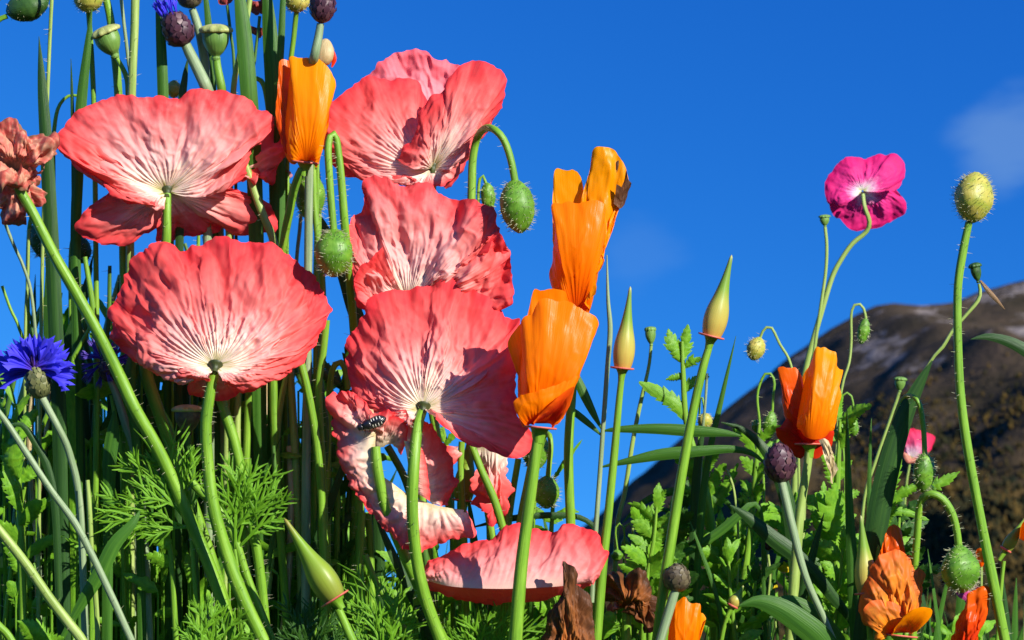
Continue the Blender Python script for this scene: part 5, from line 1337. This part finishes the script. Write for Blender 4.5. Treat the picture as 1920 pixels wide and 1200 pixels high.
leafy("toothed leaf plant at the left edge below the blue cornflower", [(30, 820, 160), (34, 900, 160), (40, 1000, 160), (44, 1200, 160)], [4, 6, 7, 8], [([(36, 985, 150), (66, 956, 146), (106, 930, 146)], 30), ([(34, 900, 150), (20, 860, 150), (36, 806, 150)], 48), ([(40, 960, 150), (20, 910, 140), (10, 870, 140)], 40)], seed=206, auto=(840, 1190, 10, 80, 34))
leafy("bright saw edged leaf at the bottom left corner", [(60, 1182, -30), (66, 1192, -30), (76, 1212, -30)], [4, 5, 5], [([(96, 1206, -36), (66, 1184, -44), (32, 1164, -44)], 44), ([(70, 1210, -30), (84, 1200, -30), (120, 1196, -30)], 30)], seed=207, teeth=9)
leafy("coarsely toothed shaded leaf in the thicket left of the long stems", [(318, 1020, 60), (322, 1060, 60), (330, 1200, 60)], [4, 5, 6], [([(320, 1030, 56), (296, 1000, 50), (258, 985, 50)], 52), ([(322, 1060, 60), (300, 1050, 60), (270, 1040, 60)], 40)], seed=208, mat="leaf")
leafy("dark jagged leaved plant behind the broad coral bowl's right rim", [(648, 690, 260), (640, 740, 260), (634, 800, 260), (630, 1200, 260)], [3, 5, 6, 6], [([(640, 720, 250), (610, 700, 246), (586, 690, 246)], 34), ([(640, 735, 250), (664, 700, 250), (670, 670, 250)], 28)], seed=209, mat="dark_leaf", auto=(700, 1150, 12, 76, 32))
leafy("small bright leaves showing through the gap under the ribbed bowl", [(830, 800, 300), (836, 830, 300), (846, 900, 300), (850, 1200, 300)], [3, 4, 5, 5], [([(834, 830, 296), (822, 806, 290), (818, 784, 290)], 16), ([(836, 835, 296), (850, 815, 290), (862, 800, 290)], 16)], seed=210, teeth=4)
leafy("bright leaf spray right of the plump orange cup stem", [(1040, 900, 240), (1036, 960, 240), (1030, 1060, 240), (1026, 1200, 240)], [3, 4, 5, 5], [([(1034, 905, 236), (1056, 872, 232), (1092, 824, 232)], 12), ([(1036, 970, 236), (1060, 958, 232), (1086, 960, 232)], 20), ([(1034, 980, 236), (1010, 960, 232), (996, 945, 232)], 18)], seed=211, teeth=4, auto=(980, 1180, 7, 54, 22))

def beside(x, marks):
    return min(marks, key=lambda m: abs(m[0] - x))[1]
LOW = [(740, "the spent folding poppy"), (870, "the shallow coral cup"), (970, "the plump orange cup's stem"), (1062, "the brown twisted cone"), (1125, "the shorter capsule's stem"), (1180, "the withered brown flower"), (1240, "the taller capsule's stem"), (1290, "the small orange cup"), (1370, "the pale yellow bud"), (1440, "the small yellow flowers"), (1490, "the glossy orange flower's stem"), (1545, "the leaning grey knapweed stem"), (1615, "the pale pointed bud"), (1685, "the withering orange flower"), (1750, "the hooked bristly stem"), (1800, "the nodding hairy bud"), (1870, "the tallest bristly stem")]
rngp = random.Random(31)
for k in range(26):
    x = rngp.uniform(700, 1930) if k > 14 else rngp.uniform(1200, 1720)
    d = rngp.uniform(130, 420)
    y = rngp.uniform(920, 1090) if 1200 < x < 1720 else rngp.uniform(1030, 1120)
    ln = rngp.uniform(-30, 30)
    wide = rngp.random() < .5
    mt = rngp.choice(["leaf", "leaf", "dark_leaf"])
    lb = "%s %s leafy shoot low behind %s" % ("dark green" if mt == "dark_leaf" else "bright green", "broad leaved" if wide else "narrow leaved", beside(x, LOW))
    t = leafy(lb, [(x, y, d), (x + ln * .3, y + 70, d), (x + ln, y + 160, d), (x + ln * 1.2, max(1220, y + 240), d)], [2.5, 4, 5, 6], [([(x, y + 8, d), (x - ln * .1, y - 22, d - 6), (x - ln * .2, y - 46, d)], 20)], mat=mt, seed=700 + k, teeth=6 if wide else 4, auto=(y + 10, 1200, int((1200 - y) / 15), 62, 30 if wide else 15))
    t['group'] = "leafy shoots low among the stems"

# finely cut leaves of the orange flowers
def ferny(label, root, fronds, mat="leaf", seed=0):
    g = grounded([root, (root[0] + 4, root[1] + 30, root[2])])
    t = thing("feathery_plant", label, "plant", g[-1])
    stem(t, [root, (root[0] + 4, root[1] + 30, root[2]), (root[0] + 8, root[1] + 90, root[2])], 4, "stem", 0, seed=seed)
    for k, (b, e, w) in enumerate(fronds):
        feather("frond", t, b, e, mat, seed=seed + k * 7, w=w * .85, nb=3)
    return t
d = 10
ferny("finely cut feathery leaves lit green beside the broad bowl's stem", (440, 1030, d), [((442, 1034, d), (452, 896, d - 20), 6), ((444, 1030, d), (520, 930, d - 20), 6), ((444, 1028, d), (490, 880, d), 6), ((440, 1030, d), (400, 960, d), 5)], seed=221)
d = 30
ferny("finely cut shaded leaves spreading left in front of the dark thicket", (356, 990, d), [((356, 984, d), (236, 866, d - 20), 6), ((354, 990, d), (204, 950, d - 10), 6), ((356, 986, d), (296, 838, d), 6), ((358, 990, d), (230, 985, d), 5), ((358, 980, d), (340, 860, d + 10), 5)], seed=222)
ferny("blue green needle like leaves at the bottom beside the club shaped bud", (574, 1250, -60), [((574, 1254, -60), (560, 1150, -66), 6), ((574, 1254, -60), (604, 1152, -66), 6), ((574, 1254, -60), (530, 1180, -60), 5), ((576, 1254, -60), (640, 1190, -60), 5)], mat="dark_leaf", seed=223)
ferny("needle like leaves at the bottom between the two long hairy stems", (392, 1260, -40), [((392, 1264, -40), (380, 1130, -46), 6), ((392, 1264, -40), (430, 1150, -46), 6), ((392, 1264, -40), (356, 1180, -40), 5)], seed=224)
ferny("feathery leaves low in front of the shallow coral cup", (720, 1260, -20), [((720, 1264, -20), (700, 1130, -26), 6), ((720, 1264, -20), (760, 1140, -26), 6), ((722, 1264, -20), (660, 1170, -20), 5), ((722, 1264, -20), (690, 1080, -10), 5)], mat="leaf", seed=225)
ferny("feathery leaves below the shallow coral cup beside the orange stem", (900, 1260, 0), [((900, 1264, 0), (880, 1150, -6), 6), ((900, 1264, 0), (940, 1150, -6), 6), ((902, 1264, 0), (850, 1180, 0), 5), ((902, 1264, 0), (1000, 1160, 0), 5)], mat="leaf", seed=226)
ferny("hair fine pale sprig against the sky gap at the lower left", (104, 1030, 400), [((104, 1034, 400), (60, 960, 400), 2.2), ((104, 1034, 400), (90, 940, 400), 2.2), ((104, 1034, 400), (60, 1000, 400), 2.2)], mat="leaf", seed=227)

# ------------------------------------------------------------------ further stalks traced in the thicket
def stalk(label, pts, rad, mat="stem", hair=0, seed=0, group=None, drift=None):
    top = None
    if pts[0][1] < 0:                    # stalks that leave the picture carry a bud above it
        x, y, d = pts[0]
        top = (x + 4, y - 110, d)
        pts = [top, (x + 2, y - 50, d)] + list(pts)
        if not np.isscalar(rad):
            rad = [rad[0] * .8, rad[0] * .9] + list(rad)
    g = grounded(pts, drift)
    t = thing("poppy_stalk", label, "stem", g[-1], group)
    stem(t, pts, rad, mat, hair, seed=seed, drift=drift)
    if top:
        bud(t, (top[0], top[1] + 4, top[2]), (.05, -1, 0), 60, 20, "bud_green", 60, 8, seed)
    return t
HIGH = [(20, "the withered poppy"), (65, "the blue cornflower"), (110, "the dark drooping bud"), (155, "the long leaning stem"), (200, "the violet cornflower"), (255, "the wide coral poppy"), (320, "the dark spent capsule"), (400, "the broad coral bowl"), (460, "the very broad blade"), (520, "the lilac pink bloom"), (575, "the amber cup"), (625, "the plump hanging bud"), (680, "the spent folding poppy")]
stalk("pale hairy straight stalk right of the broad dark pointed blade", [(98, -20, 140), (94, 60, 140), (89, 180, 144), (84, 320, 150), (78, 560, 160), (74, 900, 160)], 3.6, "pale_stem", 60, 301)
stalk("thick green stalk leaning behind the tilted seed capsule", [(196, -20, 230), (206, 30, 230), (214, 90, 230), (222, 180, 234), (230, 400, 250), (236, 900, 260)], [7, 7.5, 8, 8, 8, 8], "stem", 60, 302)
stalk("thick sunlit hairy stalk rising to the top edge above the wide coral poppy", [(254, -20, 170), (252, 60, 170), (247, 180, 174), (244, 400, 220), (244, 900, 230)], [8, 8, 8, 8, 8], "pale_stem", 90, 303)
stalk("thin dark stalk slanting by the thick sunlit one", [(226, -20, 220), (232, 40, 220), (240, 110, 222), (246, 200, 224), (250, 700, 240)], 3.4, "grey_stem", 20, 304)
stalk("sunlit stalk slanting between seed capsule and broad blade", [(470, -20, 210), (462, 40, 210), (448, 110, 210), (437, 180, 214), (430, 400, 230), (424, 900, 240)], 5.5, "pale_stem", 30, 305)
stalk("hooked thin stalk looping left of the wide coral poppy", [(150, 180, 260), (128, 180, 260), (110, 200, 260), (102, 240, 260), (100, 300, 260), (104, 600, 260), (108, 900, 260)], [2.5, 3, 3.5, 4, 4, 4, 4], "stem", 0, 306)
stalk("curved green stalk right of the very broad blade", [(480, 146, 260), (492, 154, 258), (500, 180, 258), (506, 240, 258), (512, 400, 262), (516, 900, 270)], [4, 5, 5.5, 5.5, 5.5, 5.5], "stem", 20, 307)
stalk("pale yellow stalk showing past the right side of the wide coral poppy", [(457, 300, 190), (468, 330, 190), (480, 368, 190), (496, 410, 190), (512, 450, 196), (530, 540, 210), (548, 760, 220), (560, 1000, 220)], [5, 7, 7.5, 7.5, 7.5, 7.5, 7.5, 7.5], "pale_stem", 50, 308)
stalk("hairy stalk passing beside the dark bud under the amber cup", [(588, 318, 200), (590, 380, 200), (596, 450, 200), (604, 520, 210), (606, 620, 214), (596, 720, 216), (590, 900, 220)], 6, "stem", 80, 309)
stalk("thin pale stalk in the sky gap above the broad coral bowl", [(566, 380, 420), (562, 430, 420), (556, 490, 420), (548, 640, 420), (540, 1000, 420)], 3.6, "grey_stem", 0, 310)
stalk("sunlit hairy stalk curving beside the right rim of the broad coral bowl", [(612, 600, 120), (606, 660, 120), (598, 720, 120), (600, 800, 124), (606, 900, 130), (612, 1100, 130)], 7, "stem", 80, 311)
stalk("straight bright stalk emerging under the broad coral bowl's right side", [(562, 672, 100), (574, 720, 100), (586, 780, 104), (596, 850, 108), (604, 960, 110), (610, 1200, 110)], 7.5, "stem", 30, 312)
stalk("hooked stalk with a shaded bend left of the ribbed bowl", [(652, 730, 180), (648, 696, 180), (640, 680, 180), (628, 684, 180), (620, 710, 180), (616, 780, 184), (614, 900, 190), (614, 1200, 190)], [6, 6, 6, 6, 6, 6.5, 6.5, 6.5], "stem", 60, 313)
stalk("sunlit thick stalk just right of the broad bowl's own stem", [(412, 742, 40), (424, 780, 40), (440, 830, 40), (456, 900, 40), (470, 970, 42), (486, 1060, 46), (500, 1200, 50)], [9, 10, 10, 9.5, 9.5, 9.5, 9.5], "stem", 70, 314)
stalk("bright stalk branching from behind the broad bowl's stem lower down", [(360, 905, 20), (384, 930, 16), (412, 956, 14), (440, 1010, 14), (466, 1090, 14), (510, 1200, 16)], [8, 8, 8, 8, 8, 8], "stem", 70, 315)
stalk("pale grey stalk slanting down from the left edge in front of the cornflower stems", [(-20, 752, -60), (12, 792, -60), (50, 850, -60), (96, 920, -60), (140, 980, -60), (172, 1040, -60), (210, 1120, -60), (246, 1200, -60)], [6, 6, 6.5, 6.5, 7, 7, 7, 7], "grey_stem", 10, 316)
stalk("thick bright stalk slanting in from the lower left edge", [(-30, 960, -100), (10, 1008, -100), (50, 1060, -100), (96, 1126, -100), (130, 1170, -100), (160, 1212, -100)], [9, 9, 9.5, 9.5, 10, 10], "pale_stem", 30, 317)
stalk("small stalk cutting the bottom left corner", [(-30, 1148, -120), (0, 1176, -120), (24, 1206, -120)], 8, "stem", 0, 318)
stalk("thin sunlit vertical stalk crossing the leaning stems at the left", [(164, 900, 0), (168, 960, 0), (172, 1040, 0), (178, 1100, 0), (184, 1200, 0)], [4, 5, 5, 5, 5], "pale_stem", 20, 319)
stalk("thin leaning pale stalk in the sky at the far left", [(6, 410, 240), (26, 460, 240), (44, 500, 240), (60, 560, 244), (70, 700, 250), (74, 1000, 250)], 3.2, "grey_stem", 0, 320)
stalk("thin vertical stalk left of the dark drooping bud", [(54, 430, 260), (52, 520, 260), (48, 600, 260), (46, 800, 264)], 3, "pale_stem", 0, 321)
stalk("thin stalk leaning in the sky under the withered poppy", [(4, 536, 280), (20, 580, 280), (36, 616, 280), (46, 680, 284), (50, 1000, 290)], 3, "stem", 0, 322)
stalk("paired sunlit stalk left of the hanging petal behind the ribbed bowl", [(866, 828, 190), (864, 870, 190), (866, 930, 190), (872, 1060, 194), (876, 1200, 200)], 6, "stem", 20, 323)
stalk("bright stalk slanting across the hanging narrow petal", [(884, 834, 120), (902, 880, 118), (924, 930, 118), (940, 980, 120), (960, 1060, 124), (975, 1200, 130)], [7, 7, 7.5, 7.5, 7.5, 7.5], "stem", 40, 324)
stalk("pale straight stalk left of the plump orange cup stem", [(1000, 850, 160), (988, 910, 160), (978, 960, 160), (966, 1040, 164), (955, 1200, 168)], 6.5, "stem", 0, 325)
stalk("green stalk behind the pale straight one near the shallow cup", [(972, 860, 190), (962, 920, 190), (954, 980, 190), (946, 1080, 190), (940, 1200, 190)], 6, "stem", 0, 326)
stalk("dark hairy stalk crossing the gap beneath the spent poppy", [(726, 836, 150), (740, 860, 150), (756, 890, 150), (770, 930, 150), (790, 1000, 150), (820, 1200, 150)], 7, "dark_stem", 0, 327)
stalk("lit stalk under the spent poppy's left fold", [(678, 960, 160), (676, 1000, 160), (674, 1060, 160), (676, 1120, 160), (680, 1200, 160)], 8, "stem", 40, 328)
stalk("slim lit stalk slanting below the spent poppy", [(684, 1040, 90), (700, 1080, 90), (716, 1110, 90), (740, 1150, 90), (770, 1200, 90)], 6, "stem", 30, 329)
stalk("stalk with a green sheath beside the club shaped bud", [(690, 962, 220), (694, 1010, 220), (696, 1080, 220), (700, 1200, 220)], 7, "stem", 0, 330)
stalk("straight pale straw stalk in front of the bright jagged plant", [(1440, 1040, 260), (1444, 1080, 260), (1440, 1130, 260), (1442, 1200, 260)], 2.4, "pale_stem", 0, 331)
stalk("thin bent pale stalk between jagged plants before the slope", [(1362, 880, 260), (1374, 910, 260), (1380, 950, 260), (1384, 1010, 262), (1380, 1200, 264)], 2.4, "pale_stem", 0, 332)
stalk("thin pale stalk beside the yellow green capsule stem", [(1186, 990, 240), (1190, 1040, 240), (1196, 1090, 240), (1202, 1200, 240)], 2.2, "pale_stem", 0, 333)
stalk("pale thread stalk leaning in front of the jagged plant", [(1326, 700, 300), (1322, 760, 300), (1316, 830, 302), (1310, 1000, 304)], 2.6, "grey_stem", 0, 334)

# crowds of look-alike stalks and blades that only their place tells apart
rng = random.Random(12)
TOP = [(0, 560), (60, 520), (130, 440), (220, 470), (330, 400), (460, 420), (560, 560), (640, 640), (720, 800), (860, 880), (1000, 950), (1150, 1030), (1300, 990), (1450, 960), (1600, 980), (1750, 1040), (1920, 1090)]
def top_y(x):
    return float(np.interp(x, [a for a, b in TOP], [b for a, b in TOP]))
for k in range(74):
    x = rng.uniform(-10, 690)
    y = top_y(x) + 30 + 330 * rng.random() ** 1.1
    d = rng.uniform(150, 800)
    lean = rng.uniform(-50, 50) if k % 3 else rng.uniform(-190, 190)
    pts = [(x, y, d), (x + lean * .3 + rng.uniform(-14, 14), y + 120, d), (x + lean * .7 + rng.uniform(-14, 14), y + 300, d + 10), (x + lean, max(y + 420, 1230), d + 20)]
    r = rng.uniform(4, 8)
    mt = rng.choice(["stem", "dark_stem", "dark_stem", "stem", "pale_stem", "straw"])  # the dark stems carry part of the thicket's shade in their colour
    hr = rng.choice([0, 20, 40])
    size = "thick" if r > 6 else "slim"
    lb = "%s %s %s stalk crowded in the thicket behind %s" % (size, {"stem": "bright green", "dark_stem": "dark green", "pale_stem": "pale yellowish", "straw": "dry straw coloured"}[mt], "hairy" if hr else "smooth", beside(x, HIGH))
    stalk(lb, pts, [r * .75, r, r, r], mt, hr, 400 + k, "stalks crowded in the thicket")
for k in range(60):
    x = rng.uniform(-10, 700)
    y = top_y(x) + 340 * rng.random() ** 1.1
    d = rng.uniform(180, 800)
    lean = rng.uniform(-60, 60) if k % 3 else rng.uniform(-220, 220)
    w = rng.uniform(10, 26)
    mt = rng.choice(["grass", "dark_grass", "dark_grass"])  # mostly dark grass, so thicket shade is partly painted into the blades
    lb = "%s %s grass blade crowded in the thicket behind %s" % ("broad" if w > 18 else "narrow", "dark" if mt == "dark_grass" else "green", beside(x, HIGH))
    gblade(lb, [(x, y, d), (x + lean * .2, y + 90, d), (x + lean * .6, y + 250, d), (x + lean, max(y + 420, 1230), d)], [1, w * .7, w, w * .9], mt, "blades crowded in the thicket", seed=500 + k, twist=rng.uniform(-.7, .7), face=rng.uniform(-.6, .6), fold=rng.uniform(.2, .6))
for k in range(40):
    x = rng.uniform(700, 1930)
    y = top_y(x) - 30 + 180 * rng.random()
    d = rng.uniform(150, 700)
    lean = rng.uniform(-90, 90)
    w = rng.uniform(8, 20)
    mt = rng.choice(["grass", "grass", "dark_grass"])
    lb = "%s %s grass blade in the low meadow behind %s" % ("broad" if w > 14 else "narrow", "dark" if mt == "dark_grass" else "green", beside(x, LOW))
    gblade(lb, [(x, y, d), (x + lean * .3, y + 60, d), (x + lean * .7, y + 150, d), (x + lean, max(y + 240, 1240), d)], [1, w * .7, w, w * .9], mt, "blades in the low meadow", seed=600 + k, twist=rng.uniform(-.7, .7), face=rng.uniform(-.6, .6), fold=rng.uniform(.2, .6))

def meadow():
    """the uncountable grass behind and below"""
    rng = random.Random(3)
    acc = Acc()
    for k in range(2600):
        x = rng.uniform(-260, 2200)
        left = x < 690
        d = rng.uniform(300, 2200) if not left else rng.uniform(350, 1300)
        ty = top_y(max(0, min(1920, x)))
        y = ty + (150 if left else 60) + (1290 - ty) * rng.random() ** (.75 if left else .6)
        lean = rng.uniform(-110, 110)
        w = rng.uniform(4, 13) * (.55 if d > 1100 else 1)
        yb = max(y + 300, 1330)
        P, F, U = blade_geo([(x, y, d), (x + lean * .25, y + (yb - y) * .33, d), (x + lean * .6, y + (yb - y) * .66, d), (x + lean, yb, d)], [.6, w * .7, w, w], fold=.4, n=9, seed=rng.random() * 50, face=rng.uniform(-.9, .9), twist=rng.uniform(-.6, .6))
        acc.add(P, F, U)
        # lower part down to the soil
        P, F, U = blade_geo([(x + lean, yb, d), (x + lean * 1.1, (yb + yground(d)) / 2, d), (x + lean * 1.1, yground(d) + 10, d)], [w, w, w * .8], fold=.4, n=4, seed=k)
        acc.add(P, F, U)
    o = acc.build("meadow_grass", "grass", None, kind="stuff")
    o['label'] = "dense meadow grass behind and below the flowers"
    o['category'] = "grass"
    acc = Acc()
    for k in range(1500):
        x = rng.uniform(-200, 2100)
        ty = top_y(max(0, min(1920, x)))
        y = max(ty + 130, 1030) + 300 * rng.random() ** .8
        d = rng.uniform(120, 1000)
        a = rng.uniform(-1.5, 1.5); L = rng.uniform(30, 80)
        tip = (x + math.sin(a) * L, y - math.cos(a) * L, d + rng.uniform(-.6, .6) * L)
        mid = (x + math.sin(a) * L * .5, y - math.cos(a) * L * .6, d)
        P, F, U = leaf_geo([(x, y, d), mid, tip], L * rng.uniform(.25, .5), teeth=4, n=14, depth=.4, seed=rng.random() * 40, face=rng.uniform(-.8, .8), fold=.25)
        acc.add(P, F, U)
        P, F, U = blade_geo([(x, y, d), (x, (y + yground(d)) / 2, d), (x, yground(d) + 10, d)], [3, 4, 5], n=3, seed=k)
        acc.add(P, F, U)
    for k in range(420):                 # leaves hanging in the thicket
        x = rng.uniform(-60, 700)
        y = top_y(max(0, x)) + 160 + 520 * rng.random()
        d = rng.uniform(200, 900)
        a = rng.uniform(-2.2, 2.2); L = rng.uniform(40, 110)
        tip = (x + math.sin(a) * L, y - math.cos(a) * L, d + rng.uniform(-.6, .6) * L)
        mid = (x + math.sin(a) * L * .5, y - math.cos(a) * L * .62, d)
        P, F, U = leaf_geo([(x, y, d), mid, tip], L * rng.uniform(.16, .36), teeth=5, n=18, depth=.4, seed=rng.random() * 40, face=rng.uniform(-.8, .8), fold=.25)
        acc.add(P, F, U)
        P, F, U = blade_geo([(x, y, d), (x + 8, (y + yground(d)) / 2, d), (x, yground(d) + 10, d)], [4, 6, 7], n=6, seed=k)
        acc.add(P, F, U)
    o = acc.build("undergrowth", "leaf", None, kind="stuff")
    o['label'] = "leafy green undergrowth below the flower stems"
    o['category'] = "undergrowth"
meadow()

# ------------------------------------------------------------------ the fly on the spent poppy
def fly():
    d = -66
    h, e = np.array((672., 803, d)), np.array((723., 784, d - 2))
    ax = e - h
    t = thing("hoverfly", "black fly with pale spotted bands resting on the spent coral poppy", "insect", (697, 794, d + 14))
    T, X, Y = frame_of(ax)
    lathe("head", t, h - T * 2, ax, [(0, .5), (2, 6), (6, 8), (10, 7.4), (12, 3)], "fly_black", 16, m=14)
    lathe("thorax", t, h + T * 8, ax, [(0, 4), (3, 8.5), (9, 10.5), (15, 10), (20, 6)], "fly_black", 16, m=16)
    ab, (b0, T_, X_, Y_, S) = lathe("abdomen", t, h + T * 24, ax, [(0, 7), (5, 10), (13, 11), (21, 9.5), (28, 5.5), (32, .6)], "fly_black", 18, m=22)
    for i, f in enumerate((4, 9, 15, 21)):
        for a0 in (-1.15, 1.15):
            acc = Acc()
            k = np.argmin(np.abs(S[:, 0] - f))
            ring = []
            for q in np.linspace(-.30, .30, 5):
                dr = Y_ * math.cos(a0 * .55 + q) + X_ * math.sin(a0 * .55 + q)
                ring += [b0 + T_ * (f - .75) + dr * (S[k, 1] + .5), b0 + T_ * (f + .75) + dr * (S[k, 1] + .5)]
            acc.add(ring, [[2 * j, 2 * j + 1, 2 * j + 3, 2 * j + 2] for j in range(4)], [[i, j] for j in range(10)])
            acc.build("band", "fly_white", ab)
    for s in (-1, 1):
        pts = [h + T * 18 - Y * 0 + X * s * 4 + np.array([0, 0, -8]), h + T * 32 + X * s * 11 + np.array([0, 0, -9]), h + T * 46 + X * s * 13 + np.array([0, 0, -6])]
        blade("wing", t, [tuple(p) for p in pts], [4, 12, 5], mat="fly_wing", fold=.05, n=12)
        for j, f in enumerate((12, 18, 24)):
            p0 = h + T * f + X * s * 5
            p1 = p0 + X * s * 9 + T * (j - 1) * 4 + np.array([0, 0, 2])
            p2 = p1 + X * s * 6 + T * (j - 1) * 5 + np.array([0, 0, 16])
            P, F, U, *_ = tube_geo([p0, p1, p2], [.9, .8, .5], n=8, sides=5)
            mesh("leg", P, F, "fly_black", t, U)
fly()
